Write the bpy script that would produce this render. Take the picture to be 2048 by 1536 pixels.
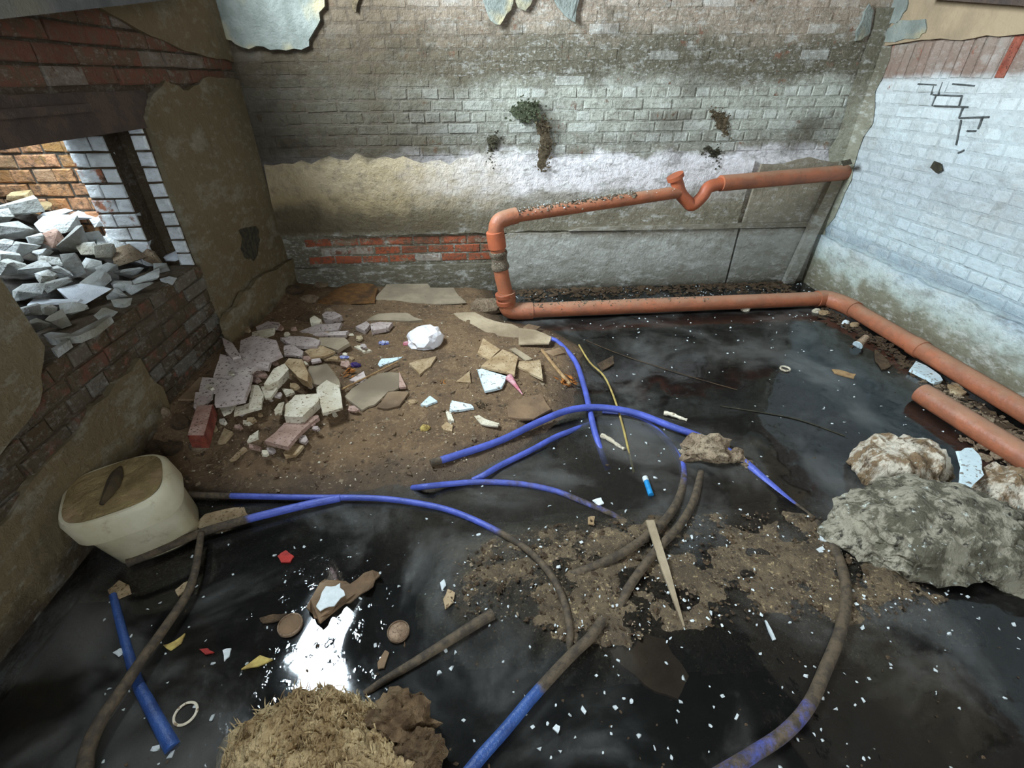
import bpy, bmesh, math, random
import numpy as np
from mathutils import Vector, Matrix, noise, geometry
random.seed(7)
S = bpy.context.scene
COL = S.collection
for o in list(bpy.data.objects): bpy.data.objects.remove(o)

# ------------------------------------------------------------------ camera, world, lights, exposure
F, TH, RO, YA, H = 939.37, .5771, -.0066, .0657, 1.6
def ray(px, py):
    u, v = (px-1024)/F, (py-768)/F
    cr, sr = math.cos(RO), math.sin(RO)
    x = u*cr+v*sr; d = -u*sr+v*cr
    y = math.cos(TH)-d*math.sin(TH); z = -(math.sin(TH)+d*math.cos(TH))
    c, s = math.cos(YA), math.sin(YA)
    return Vector((x*c+y*s, -x*s+y*c, z))
cam = bpy.data.cameras.new('camera'); co = bpy.data.objects.new('camera', cam); COL.objects.link(co)
cam.sensor_fit = 'HORIZONTAL'; cam.sensor_width = 36; cam.lens = 36*F/2048; cam.clip_start = .02
fw = ray(1024, 768); rt = ray(1024+F, 768)-fw; up = fw-ray(1024, 768+F)
co.matrix_world = Matrix(((rt.x, up.x, -fw.x, 0), (rt.y, up.y, -fw.y, 0), (rt.z, up.z, -fw.z, H), (0, 0, 0, 1)))
S.camera = co
S.view_settings.view_transform = 'Standard'; S.view_settings.look = 'None'
S.view_settings.gamma = 1; S.view_settings.use_curve_mapping = False
S.view_settings.exposure = 0.16
try:
    S.cycles.caustics_reflective = False; S.cycles.caustics_refractive = False
    S.cycles.sample_clamp_indirect = 4; S.cycles.transparent_max_bounces = 16
    S.cycles.max_bounces = 8; S.cycles.diffuse_bounces = 5
    S.cycles.use_denoising = True
except Exception: pass
W = bpy.data.worlds.new('world'); S.world = W; W.use_nodes = True
bg = W.node_tree.nodes['Background']; bg.inputs[0].default_value = (.72, .87, 1.0, 1); bg.inputs[1].default_value = 7.5
def area(name, loc, target, sx, sy, power, col):
    l = bpy.data.lights.new(name, 'AREA'); l.shape = 'RECTANGLE'; l.size = sx; l.size_y = sy
    l.energy = power; l.color = col
    o = bpy.data.objects.new(name, l); COL.objects.link(o); o.location = loc
    o.rotation_euler = (Vector(target)-Vector(loc)).to_track_quat('-Z', 'Y').to_euler()
    return o
# daylight through the high window in the left wall, and an added fill lamp behind the camera
area('daylight_high_window', (-1.95, 2.6, 2.95), (1.7, 3.1, 1.1), 1.1, 1.4, 430, (.76, .9, 1))
area('fill_behind_camera', (.6, -1.15, 1.9), (1.0, 3.0, .6), 1.6, 1.6, 17, (1, .93, .84))

# ------------------------------------------------------------------ pixel -> place helpers
D, XR, XL = 4.03, 3.0, -1.66
C0 = Vector((0, 0, H))
def az(px, py, z=0.):
    r = ray(px, py); return C0+r*((z-H)/r.z)
def ay(px, py, y=D):
    r = ray(px, py); return C0+r*(y/r.y)
def ax(px, py, x):
    r = ray(px, py); return C0+r*(x/r.x)
def Z(x0, y0, s, pts): return [(x0+a/s, y0+b/s) for a, b in pts]

# ------------------------------------------------------------------ materials
def rgb(r, g, b, a=1):
    f = lambda c: (c/255/12.92 if c/255 <= .04045 else ((c/255+.055)/1.055)**2.4)
    return (f(r), f(g), f(b), 1)
class N:
    def __init__(s, name):
        s.m = bpy.data.materials.new(name); s.m.use_nodes = True; s.t = s.m.node_tree
        s.t.nodes.clear(); s.out = s.n('ShaderNodeOutputMaterial')
        s.geo = s.n('ShaderNodeNewGeometry'); s.pos = s.geo.outputs['Position']
        s.rand = s.n('ShaderNodeObjectInfo').outputs['Random']
        sp = s.n('ShaderNodeSeparateXYZ'); s.l(s.pos, sp.inputs[0]); s.x, s.y, s.z = sp.outputs
        sn = s.n('ShaderNodeSeparateXYZ'); s.l(s.geo.outputs['Normal'], sn.inputs[0]); s.nz = sn.outputs[2]
    def n(s, t): return s.t.nodes.new(t)
    def l(s, a, b):
        if hasattr(a, 'node'): s.t.links.new(a, b)
        else: b.default_value = a
    def noise(s, scale, detail=4, rough=.55, vec=None, dist=0, off=None):
        k = s.n('ShaderNodeTexNoise'); v = vec or s.pos
        if off:
            a = s.n('ShaderNodeVectorMath'); a.operation = 'ADD'; s.l(v, a.inputs[0]); a.inputs[1].default_value = off; v = a.outputs[0]
        s.l(v, k.inputs['Vector']); k.inputs['Scale'].default_value = scale
        k.inputs['Detail'].default_value = detail; k.inputs['Roughness'].default_value = rough; k.inputs['Distortion'].default_value = dist
        return k.outputs[0]
    def vscale(s, v):
        a = s.n('ShaderNodeVectorMath'); a.operation = 'MULTIPLY'; s.l(s.pos, a.inputs[0]); a.inputs[1].default_value = v; return a.outputs[0]
    def voro(s, scale, feat='F1', vec=None):
        k = s.n('ShaderNodeTexVoronoi'); k.feature = feat; s.l(vec or s.pos, k.inputs['Vector']); k.inputs['Scale'].default_value = scale
        return k.outputs[0]
    def ma(s, op, a, b=0., c=0.):
        k = s.n('ShaderNodeMath'); k.operation = op; s.l(a, k.inputs[0]); s.l(b, k.inputs[1]); s.l(c, k.inputs[2]); return k.outputs[0]
    def sm(s, v, lo, hi):
        k = s.n('ShaderNodeMapRange'); k.interpolation_type = 'SMOOTHSTEP'; s.l(v, k.inputs[0]); k.inputs[1].default_value = lo; k.inputs[2].default_value = hi
        return k.outputs[0]
    def ramp(s, f, stops, interp='LINEAR'):
        k = s.n('ShaderNodeValToRGB'); e = k.color_ramp.elements; k.color_ramp.interpolation = interp
        while len(e) < len(stops): e.new(.5)
        for q, (p, c) in zip(e, stops): q.position = p; q.color = c
        s.l(f, k.inputs[0]); return k.outputs[0]
    def mix(s, f, a, b, mode='MIX'):
        k = s.n('ShaderNodeMix'); k.data_type = 'RGBA'; k.blend_type = mode; k.clamp_factor = True
        s.l(f, k.inputs[0]); s.l(a, k.inputs[6]); s.l(b, k.inputs[7]); return k.outputs[2]
    def bump(s, h, dist=.01, strength=1., prev=None):
        k = s.n('ShaderNodeBump'); s.l(h, k.inputs['Height']); k.inputs['Distance'].default_value = dist; k.inputs['Strength'].default_value = strength
        if prev: s.l(prev, k.inputs['Normal'])
        return k.outputs[0]
    def bsdf(s, col, rough=.85, normal=None, spec=.3, **kw):
        p = s.n('ShaderNodeBsdfPrincipled'); s.l(col, p.inputs['Base Color']); s.l(rough, p.inputs['Roughness'])
        p.inputs['Specular IOR Level'].default_value = spec
        if normal: s.l(normal, p.inputs['Normal'])
        for k, v in kw.items(): s.l(v, p.inputs[k.replace('_', ' ')])
        s.t.links.new(p.outputs[0], s.out.inputs[0]); return s.m

def simple(name, c1, c2, scale=12, rough=.85, bump=.004, speck=None, bscale=None, spec=.3, jitter=.25, c3=None):
    n = N(name); f = n.noise(scale, 5, .6)
    c = n.mix(n.sm(f, .35, .65), c1, c2)
    if c3: c = n.mix(n.sm(n.noise(scale*.35, 3, off=(5, 3, 1)), .5, .68), c, c3)
    if speck: c = n.mix(n.sm(n.noise(scale*7, 2, off=(3, 7, 1)), .58, .68), c, speck)
    v = n.ma('MULTIPLY_ADD', n.rand, jitter*2, 1-jitter)
    c = n.mix(1., c, n.ramp(n.rand, [(0, (1-jitter,)*3+(1,)), (1, (1, 1, 1, 1))]), 'MULTIPLY')
    b = n.bump(n.noise(bscale or scale*4, 5, .65), bump*3)
    return n.bsdf(c, rough, b, spec)

def wallmat(name, stops, zmax, brick=None, cover=None, stain=.6, warp=.16, chip=14, fine=.5, left_tint_shade=False, bump=.014, mid=.4, tone=.4, stain_col=(76, 68, 54)):
    """old limewash over brick: paint tone by height, chipped to brick, blotched with damp and soot"""
    n = N(name)
    w1 = n.noise(1.6, 5, .6); w2 = n.noise(7, 4, .6, off=(3, 1, 9))
    zz = n.ma('ADD', n.z, n.ma('MULTIPLY', n.ma('ADD', n.ma('SUBTRACT', w1, .5), n.ma('MULTIPLY', n.ma('SUBTRACT', w2, .5), .6)), warp*2))
    zn = n.ma('DIVIDE', zz, zmax)
    paint = n.ramp(zn, [(z/zmax, rgb(*c)) for z, c in stops])
    v = n.vscale((1, 1, 2.2))
    spk = n.noise(chip*1.6, 6, .72, vec=v, off=(1, 4, 2))
    paint = n.mix(n.ma('MULTIPLY', n.sm(spk, .48, .66), fine), paint, rgb(84, 78, 66))
    paint = n.mix(n.ma('MULTIPLY', n.sm(n.noise(chip*2.3, 5, .7, vec=v, off=(8, 2, 5)), .53, .66), fine*.9), paint, rgb(214, 212, 204))
    paint = n.mix(n.ma('MULTIPLY', n.sm(n.noise(chip*.5, 6, .7, vec=v, off=(4, 8, 1)), .5, .64), mid), paint, rgb(104, 96, 80))
    paint = n.mix(n.ma('MULTIPLY', n.sm(n.noise(chip*.6, 6, .72, vec=v, off=(6, 1, 8)), .52, .66), mid), paint, rgb(205, 204, 196))
    if brick:
        paint = n.mix(n.ma('MULTIPLY', n.sm(n.rand, .6, .95), tone), paint, rgb(210, 210, 204)); paint = n.mix(n.ma('MULTIPLY', n.sm(n.rand, .45, .1), tone), paint, rgb(100, 94, 80))
        bc = n.ramp(n.rand, [(0, rgb(*brick[0])), (.5, rgb(*brick[1])), (1, rgb(*brick[2]))])
        bc = n.mix(n.sm(n.noise(30, 4, .7), .4, .7), bc, rgb(96, 78, 64))
        cv = n.ramp(n.ma('DIVIDE', n.z, zmax), [(z/zmax, (c, c, c, 1)) for z, c in cover])
        k = n.ma('ADD', cv, n.ma('MULTIPLY', n.ma('SUBTRACT', n.noise(chip, 5, .7, off=(2, 2, 7)), .5), 1.5))
        k = n.ma('ADD', k, n.ma('MULTIPLY', n.ma('SUBTRACT', n.rand, .5), .35))
        paint = n.mix(n.sm(k, .42, .58), bc, paint)
    if stain:
        st = n.noise(2.3, 6, .66, off=(7, 5, 2)); 
        paint = n.mix(n.ma('MULTIPLY', n.sm(st, .5, .72), stain), paint, rgb(*stain_col))
    if left_tint_shade:  # left end: brown wall tone, with its dimness painted into the colour too
        ld = n.ramp(zn, [(z/zmax, rgb(*c)) for z, c in left_tint_shade])
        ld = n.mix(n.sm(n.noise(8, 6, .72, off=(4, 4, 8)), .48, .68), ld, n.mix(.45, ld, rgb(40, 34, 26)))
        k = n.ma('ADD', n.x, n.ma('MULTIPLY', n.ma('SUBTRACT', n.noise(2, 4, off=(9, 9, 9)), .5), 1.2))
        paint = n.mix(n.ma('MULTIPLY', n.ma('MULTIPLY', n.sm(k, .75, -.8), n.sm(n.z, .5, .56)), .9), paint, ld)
    h = n.ma('ADD', n.noise(26, 6, .7), n.ma('MULTIPLY', n.noise(9, 4, .6), 1.2))
    return n.bsdf(paint, .9, n.bump(h, bump), .2)

BACK = [(0, (92, 86, 72)), (.5, (120, 112, 94)), (.68, (128, 118, 98)), (.8, (170, 162, 150)), (.87, (226, 218, 216)), (1.08, (232, 226, 226)), (1.13, (140, 136, 122)),
        (1.2, (138, 137, 124)), (1.3, (170, 170, 156)), (1.52, (172, 172, 158)), (1.58, (140, 137, 122)), (1.64, (98, 92, 76)), (1.8, (108, 100, 84)), (1.9, (156, 140, 122)), (2.1, (168, 150, 132))]
M = {}
M['back'] = wallmat('limewashed_back_brick', BACK, 2.2, ((124, 92, 74), (132, 96, 76), (112, 88, 72)), [(0, .1), (.5, .25), (.6, .9), (1.2, .82), (1.6, .8), (2.2, .78)], left_tint_shade=[(0, (66, 57, 42)), (1.6, (66, 57, 42)), (2, (90, 76, 60))], tone=.28)
M['red_course'] = wallmat('red_course_brick', [(0, (118, 98, 78)), (1, (130, 108, 84))], 2.2, ((146, 76, 50), (160, 86, 58), (112, 76, 60)), [(0, .44), (1, .44)], stain=.6, fine=.3, tone=.2)
M['back_mortar'] = wallmat('back_mortar', [(z, tuple(int(q*.93) for q in c)) for z, c in BACK], 2.2, left_tint_shade=[(0, (62, 53, 39)), (2, (74, 63, 50))])
M['back_plaster'] = wallmat('back_plaster', BACK, 2.2, left_tint_shade=[(.5, (84, 72, 54)), (.7, (98, 86, 64)), (.8, (158, 138, 102)), (1.05, (172, 152, 114)), (1.13, (90, 78, 58))], fine=.3, stain=.6, bump=.018, mid=.5, warp=.13, chip=11)
RIGHT = [(0, (120, 116, 98)), (.14, (150, 148, 128)), (.3, (176, 182, 172)), (.42, (180, 192, 192)), (.47, (150, 164, 170)), (.58, (190, 202, 204)), (1.0, (178, 184, 186)), (1.3, (196, 204, 204)), (1.58, (200, 204, 202)), (1.62, (134, 112, 100)), (2.2, (150, 130, 110))]
M['right'] = wallmat('limewashed_right_brick', RIGHT, 2.2, ((150, 84, 66), (140, 96, 84), (118, 84, 74)), [(0, .95), (1.4, .98), (1.56, .9), (1.63, .85), (2.2, .85)], stain=.5, stain_col=(158, 156, 146), fine=.16, warp=.05, chip=9, mid=.24, tone=.12)
M['right_mortar'] = wallmat('right_mortar', [(z, tuple(int(q*.93) for q in c)) for z, c in RIGHT], 2.2, stain=.5, stain_col=(140, 138, 128), fine=.2, warp=.05, mid=.15)
M['right_plaster'] = wallmat('right_plaster', [(0, (92, 86, 68)), (.1, (112, 106, 86)), (.2, (128, 126, 108)), (.27, (176, 184, 174)), (.38, (192, 202, 200)), (.46, (160, 174, 182)), (2, (200, 205, 205))], 2.2, stain=.25, fine=.35, warp=.17, chip=7, mid=.4)
M['upper_plaster'] = simple('upper_plaster', rgb(170, 148, 118), rgb(150, 130, 104), 4, c3=rgb(196, 190, 168))
M['pale_plaster'] = simple('pale_plaster', rgb(132, 136, 128), rgb(112, 116, 108), 9, c3=rgb(168, 154, 118), jitter=.05)
M['fillet'] = wallmat('corner_plaster', [(0, (128, 124, 102)), (.8, (156, 156, 136)), (1.4, (134, 130, 112)), (1.7, (96, 90, 74)), (2, (104, 98, 82))], 2.2, fine=.2, stain=.3)
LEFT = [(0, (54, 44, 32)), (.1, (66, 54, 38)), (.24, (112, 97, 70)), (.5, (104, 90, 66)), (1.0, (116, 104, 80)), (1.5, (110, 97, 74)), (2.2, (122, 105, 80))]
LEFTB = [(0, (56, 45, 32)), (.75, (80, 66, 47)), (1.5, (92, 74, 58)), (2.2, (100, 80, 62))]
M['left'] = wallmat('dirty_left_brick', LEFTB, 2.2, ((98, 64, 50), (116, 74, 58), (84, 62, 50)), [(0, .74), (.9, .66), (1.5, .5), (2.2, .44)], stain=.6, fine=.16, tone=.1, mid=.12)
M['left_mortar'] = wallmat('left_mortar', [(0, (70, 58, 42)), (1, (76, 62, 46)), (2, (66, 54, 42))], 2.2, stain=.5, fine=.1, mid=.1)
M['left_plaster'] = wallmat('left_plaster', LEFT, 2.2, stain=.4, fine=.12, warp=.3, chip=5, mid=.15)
M['white_brick'] = wallmat('white_painted_brick', [(0, (216, 218, 220)), (2.2, (224, 228, 230))], 2.2, ((170, 110, 84), (150, 96, 70), (180, 120, 98)), [(0, .78), (2, .66)], stain=.1, fine=.3, chip=8, mid=.3, tone=.25)
M['outer_mortar'] = simple('outer_mortar', rgb(120, 112, 100), rgb(92, 84, 74), 14)
M['ochre_brick'] = wallmat('ochre_brick', [(0, (186, 122, 80)), (1, (186, 128, 84)), (1.25, (150, 112, 66)), (2.2, (168, 130, 78))], 2.2, ((190, 140, 104), (170, 130, 84), (204, 158, 124)), [(0, .5), (2, .5)], stain=.15, fine=.1, mid=.1, tone=.15)
M['concrete'] = wallmat('concrete_render', [(0, (70, 64, 54)), (.05, (112, 108, 96)), (.2, (150, 148, 138)), (.42, (162, 160, 150)), (.5, (130, 122, 106)), (.8, (138, 126, 106)), (2, (140, 136, 124))], 2.2, stain=.32, fine=.3, warp=.06, chip=6)
M['joint'] = simple('open_joint_grey', rgb(112, 116, 114), rgb(78, 80, 78), 30)
M['ceiling'] = simple('sooty_ceiling', rgb(58, 56, 54), rgb(44, 44, 44), 3)
M['beam'] = simple('grey_beam', rgb(104, 104, 104), rgb(84, 86, 86), 6, c3=rgb(120, 116, 104))
M['dark_timber'] = simple('dark_timber', rgb(88, 72, 62), rgb(70, 60, 54), 8, c3=rgb(96, 72, 70))

def dirtmat():
    n = N('wet_brown_dirt')
    c = n.mix(n.sm(n.noise(5, 6, .65), .35, .65), rgb(116, 92, 66), rgb(92, 72, 52))
    c = n.mix(n.sm(n.noise(38, 5, .7), .5, .7), c, rgb(132, 108, 80))
    c = n.mix(n.sm(n.noise(70, 3, .6, off=(4, 4, 4)), .62, .7), c, rgb(160, 138, 108))
    c = n.mix(n.sm(n.noise(22, 4, .7, off=(1, 7, 3)), .56, .7), c, rgb(62, 48, 34))
    zz = n.ma('ADD', n.z, n.ma('MULTIPLY', n.ma('SUBTRACT', n.noise(7, 4), .5), .04))
    wet = n.sm(zz, .045, .004)
    c = n.mix(n.ma('MULTIPLY', wet, .6), c, rgb(52, 42, 33))
    r = n.ma('SUBTRACT', .9, n.ma('MULTIPLY', wet, .5))
    h = n.ma('ADD', n.noise(30, 6, .7), n.ma('MULTIPLY', n.noise(110, 3, .6), .5))
    return n.bsdf(c, r, n.bump(h, .014), .35)
M['dirt'] = dirtmat()
def sludgemat():
    n = N('sludge')
    c = n.mix(n.sm(n.noise(9, 6, .7), .36, .64), rgb(112, 94, 70), rgb(80, 66, 48))
    c = n.mix(n.sm(n.noise(45, 5, .75, off=(3, 3, 1)), .52, .66), c, rgb(54, 44, 34))
    c = n.mix(n.sm(n.noise(60, 3, .7, off=(9, 1, 4)), .58, .68), c, rgb(168, 146, 108))
    h = n.ma('ADD', n.noise(40, 6, .75), n.ma('MULTIPLY', n.noise(120, 3, .6), .5))
    return n.bsdf(c, .5, n.bump(h, .014), .4)
M['sludge'] = sludgemat()
M['bed'] = simple('silt_bed', rgb(58, 56, 52), rgb(38, 38, 38), 3)
def watermat():
    n = N('murky_water'); t = n.t
    film = n.ma('MULTIPLY_ADD', n.sm(n.noise(1.7, 6, .62, dist=.6), .45, .68), .52, .05)
    film = n.ma('ADD', film, n.ma('MULTIPLY', n.sm(n.noise(9, 5, .7, off=(4, 2, 0)), .58, .72), .12))
    scum = n.n('ShaderNodeBsdfDiffuse'); n.l(n.mix(n.noise(3, 3), rgb(98, 102, 102), rgb(100, 94, 86)), scum.inputs[0])
    tr = n.n('ShaderNodeBsdfTransparent')
    gl = n.n('ShaderNodeBsdfGlossy'); n.l(n.ma('MULTIPLY_ADD', film, .35, .025), gl.inputs['Roughness'])
    b = n.bump(n.ma('ADD', n.noise(2.2, 2, .5), n.ma('MULTIPLY', n.sm(n.noise(22, 3, .6), .55, .75), .05)), .012); n.l(b, gl.inputs['Normal'])
    m1 = n.n('ShaderNodeMixShader'); n.l(film, m1.inputs[0]); n.l(tr.outputs[0], m1.inputs[1]); n.l(scum.outputs[0], m1.inputs[2])
    fr = n.n('ShaderNodeFresnel'); fr.inputs[0].default_value = 1.55
    m2 = n.n('ShaderNodeMixShader'); n.l(fr.outputs[0], m2.inputs[0]); n.l(m1.outputs[0], m2.inputs[1]); n.l(gl.outputs[0], m2.inputs[2])
    n.l(m2.outputs[0], n.out.inputs[0])
    va = n.n('ShaderNodeVolumeAbsorption'); va.inputs[0].default_value = (.22, .36, .38, 1); va.inputs[1].default_value = 21
    n.l(va.outputs[0], n.out.inputs[1]); return n.m
M['water'] = watermat()
def pipemat():
    n = N('orange_drain_plastic')
    c = n.mix(n.sm(n.noise(9, 5, .65), .35, .65), rgb(162, 96, 66), rgb(138, 86, 62))
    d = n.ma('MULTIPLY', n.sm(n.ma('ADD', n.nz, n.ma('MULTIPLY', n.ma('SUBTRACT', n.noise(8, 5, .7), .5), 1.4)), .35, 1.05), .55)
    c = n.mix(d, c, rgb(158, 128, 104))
    c = n.mix(n.sm(n.noise(26, 5, .75, off=(1, 1, 6)), .6, .72), c, rgb(112, 78, 58))
    return n.bsdf(c, .5, n.bump(n.noise(50, 4), .003), .35)
M['pipe'] = pipemat()
M['pipe_bright'] = simple('clean_orange_plastic', rgb(172, 92, 60), rgb(150, 84, 58), 9, .45, .001)
M['pipe_grime'] = simple('grey_grime_sleeve', rgb(134, 118, 98), rgb(96, 84, 68), 20, .9, speck=rgb(190, 180, 160))
def hosemat(name, a, b):
    n = N(name); at = n.n('ShaderNodeAttribute'); at.attribute_name = 'mud'
    c = n.mix(n.sm(n.noise(14, 4), .35, .65), a, b)
    k = n.ma('ADD', at.outputs['Fac'], n.ma('MULTIPLY', n.ma('SUBTRACT', n.noise(20, 5, .7), .5), .9))
    mud = n.mix(n.sm(n.noise(30, 4, .7), .35, .65), rgb(88, 74, 56), rgb(56, 47, 37))
    c = n.mix(n.sm(k, .35, .7), c, mud)
    r = n.ma('MULTIPLY_ADD', n.sm(k, .35, .7), .4, .38)
    return n.bsdf(c, r, n.bump(n.noise(60, 4, .7), .004), .4)
M['hose'] = hosemat('blue_hose', rgb(78, 90, 172), rgb(66, 78, 148))
M['hose_light'] = hosemat('light_blue_hose', rgb(48, 78, 134), rgb(38, 62, 112))
M['mauve'] = simple('mauve_slab', rgb(196, 180, 172), rgb(170, 152, 144), 9, .9, .004, rgb(104, 90, 80), c3=rgb(206, 192, 182))
M['tan'] = simple('tan_tile', rgb(178, 154, 120), rgb(148, 122, 88), 11, .85, .003, rgb(112, 88, 62), c3=rgb(196, 176, 142))
M['cream'] = simple('cream_plaster', rgb(226, 216, 194), rgb(200, 186, 160), 10, .9, .004, rgb(140, 118, 92))
M['pinkt'] = simple('pink_tile', rgb(190, 158, 142), rgb(162, 130, 114), 12, .85, .003, rgb(110, 88, 76))
M['greyb'] = simple('grey_board', rgb(158, 142, 118), rgb(132, 118, 98), 5, .9, .002, c3=rgb(112, 98, 80))
M['brownb'] = simple('brown_sheet', rgb(128, 102, 76), rgb(100, 80, 60), 6, .85, .003, c3=rgb(158, 134, 106))
M['card'] = simple('wet_cardboard', rgb(176, 158, 130), rgb(152, 134, 108), 6, .9, .003, c3=rgb(132, 114, 90))
M['white'] = simple('white_glazed', rgb(206, 220, 222), rgb(188, 204, 208), 8, .4, .001, rgb(120, 112, 100), jitter=.05)
M['bag'] = simple('white_plastic', rgb(236, 232, 232), rgb(220, 216, 218), 6, .45, .002, jitter=.02, spec=.5)
M['stone'] = simple('pale_rubble', rgb(206, 208, 206), rgb(168, 168, 160), 9, .95, .008, c3=rgb(146, 140, 124), jitter=.35)
M['stone_ochre'] = simple('ochre_rubble', rgb(200, 178, 136), rgb(170, 146, 104), 9, .95, .008, c3=rgb(150, 110, 90))
M['slab_white'] = simple('white_slab', rgb(222, 226, 230), rgb(196, 200, 204), 8, .9, .003, jitter=.1)
M['rubble_dark'] = simple('rubble_core', rgb(62, 56, 48), rgb(36, 32, 28), 10)
M['rock'] = simple('mortar_rock', rgb(164, 142, 116), rgb(126, 106, 84), 18, .95, .008, rgb(84, 70, 56), c3=rgb(186, 166, 138))
M['redbrick'] = simple('red_brick', rgb(142, 68, 48), rgb(112, 54, 42), 14, .9, .005, rgb(84, 52, 44), c3=rgb(158, 96, 78), jitter=.05)
M['brickface'] = simple('mortar_smear', rgb(194, 162, 146), rgb(168, 128, 112), 14, .9, .005, rgb(92, 70, 62), jitter=.05)
M['wood'] = simple('pale_wood', rgb(178, 144, 100), rgb(146, 114, 78), 20, .8, .003)
M['bark'] = simple('bark', rgb(108, 86, 62), rgb(78, 62, 46), 22, .9, .008)
M['yellow'] = simple('yellow_stem', rgb(196, 172, 98), rgb(160, 134, 76), 25, .7, .002)
M['leaf'] = simple('dead_leaf', rgb(186, 118, 48), rgb(142, 84, 36), 30, .7, .002)
M['ochre'] = simple('ochre_pulp', rgb(164, 116, 66), rgb(128, 92, 56), 18, .9, .01, c3=rgb(104, 78, 52))
M['purple'] = simple('purple_foil', rgb(62, 36, 108), rgb(44, 28, 82), 18, .35, .002)
M['bluefoil'] = simple('blue_white_foil', rgb(92, 102, 190), rgb(206, 210, 228), 40, .35, .002)
M['pink'] = simple('pink_paper', rgb(216, 170, 172), rgb(192, 96, 110), 26, .6, .002)
M['red'] = simple('red_scrap', rgb(176, 52, 44), rgb(130, 44, 40), 26, .5, .002)
M['bluecap'] = simple('blue_plastic', rgb(30, 134, 190), rgb(24, 112, 168), 20, .35, .001)
M['lid'] = simple('rusty_lid', rgb(168, 142, 116), rgb(122, 98, 76), 26, .6, .003, rgb(86, 66, 50))
M['foam'] = simple('white_foam', rgb(240, 244, 243), rgb(224, 230, 228), 30, .8, .003)
M['moss'] = simple('black_moss', rgb(84, 78, 60), rgb(58, 54, 42), 30, .95, .004)
M['greenmoss'] = simple('green_moss', rgb(92, 96, 72), rgb(66, 70, 52), 30, .95, .004)
M['seep'] = simple('brown_seep', rgb(116, 100, 76), rgb(84, 72, 54), 22, .9, .006)
def strawmat():
    n = N('straw_fibre'); f = n.noise(10, 5, .7); g = n.noise(60, 4, .7, vec=n.vscale((1, .25, 1)))
    c = n.mix(n.sm(f, .35, .65), rgb(190, 166, 124), rgb(146, 120, 84)); c = n.mix(n.sm(g, .5, .7), c, rgb(98, 74, 48))
    return n.bsdf(c, .9, n.bump(g, .02), .2)
M['straw'] = strawmat()
M['straw_dark'] = simple('brown_fibre', rgb(140, 112, 80), rgb(98, 74, 50), 22, .9, .012, c3=rgb(160, 134, 100))
def bouldermat(name, a, b, dark):
    n = N(name); v = n.vscale((1, 1, .25))
    c = n.mix(n.sm(n.noise(13, 5, .72, vec=v), .43, .57), a, b)
    c = n.mix(n.sm(n.noise(26, 4, .7, vec=v, off=(3, 1, 1)), .54, .68), c, dark)
    c = n.mix(n.sm(n.noise(34, 3, .7, off=(7, 1, 1)), .62, .72), c, rgb(196, 200, 190))
    return n.bsdf(c, .75, n.bump(n.noise(24, 6, .7, vec=v), .03), .35)
M['boulder'] = bouldermat('scummy_grey_lump', rgb(158, 150, 130), rgb(92, 86, 70), rgb(48, 43, 34))
M['boulder2'] = bouldermat('striped_brown_lump', rgb(206, 194, 174), rgb(130, 106, 78), rgb(92, 74, 54))
def bucketmat():
    n = N('dirty_white_plastic')
    c = n.mix(n.sm(n.noise(5, 4), .35, .65), rgb(190, 180, 154), rgb(170, 158, 128))
    c = n.mix(n.ma('MULTIPLY', n.sm(n.noise(14, 5, .7), .55, .72), .5), c, rgb(126, 106, 78))
    return n.bsdf(c, .5, n.bump(n.noise(20, 3), .002), .4)
M['bucket'] = bucketmat()
M['lidmud'] = simple('mud_on_lid', rgb(170, 146, 100), rgb(132, 110, 72), 9, .95, .01, c3=rgb(178, 146, 112))
M['groove'] = simple('dark_groove', rgb(76, 62, 40), rgb(60, 48, 32), 16)

# ------------------------------------------------------------------ object helpers
def tag(o, label=None, cat=None, group=None, kind=None):
    if label: o['label'] = label
    if cat: o['category'] = cat
    if group: o['group'] = group
    if kind: o['kind'] = kind
    return o
def link(name, me, parent=None, loc=None):
    o = bpy.data.objects.new(name, me); COL.objects.link(o)
    if loc is not None: o.location = loc
    if parent: o.parent = parent
    return o
def pymesh(name, v, f, mat, smooth=False):
    me = bpy.data.meshes.new(name); me.from_pydata([tuple(q) for q in v], [], f); me.materials.append(mat)
    bm = bmesh.new(); bm.from_mesh(me); bmesh.ops.recalc_face_normals(bm, faces=bm.faces); bm.to_mesh(me); bm.free()
    if smooth: me.shade_smooth(); me.set_sharp_from_angle(angle=.75)
    return me
def mob(name, v, f, mat, parent=None, smooth=False, centre=True):
    """mesh object with its origin at the centre of its base"""
    v = [Vector(q) for q in v]
    if centre:
        c = Vector((sum(q.x for q in v)/len(v), sum(q.y for q in v)/len(v), min(q.z for q in v)))
    else: c = Vector((0, 0, 0))
    if parent: c = Vector((0, 0, 0)); off = Vector(parent.location)
    else: off = c
    return link(name, pymesh(name, [q-off for q in v], f, mat, smooth), parent, None if parent else c)
def empty(name, loc, label=None, cat=None, group=None):
    o = bpy.data.objects.new(name, None); COL.objects.link(o); o.location = loc; o.empty_display_size = .05
    return tag(o, label, cat, group)
def boxvf(x0, x1, y0, y1, z0, z1):
    v = [(x, y, z) for z in (z0, z1) for y in (y0, y1) for x in (x0, x1)]
    return v, [(0, 2, 3, 1), (4, 5, 7, 6), (0, 1, 5, 4), (2, 6, 7, 3), (0, 4, 6, 2), (1, 3, 7, 5)]
def boxob(name, b, mat, parent=None):
    v, f = boxvf(*b); return mob(name, v, f, mat, parent, centre=False) if not parent else mob(name, v, f, mat, parent)
class MB:
    def __init__(s): s.v = []; s.f = []
    def add(s, v, f):
        k = len(s.v); s.v += [tuple(q) for q in v]; s.f += [tuple(i+k for i in q) for q in f]
    def box(s, *b): s.add(*boxvf(*b))
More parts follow.
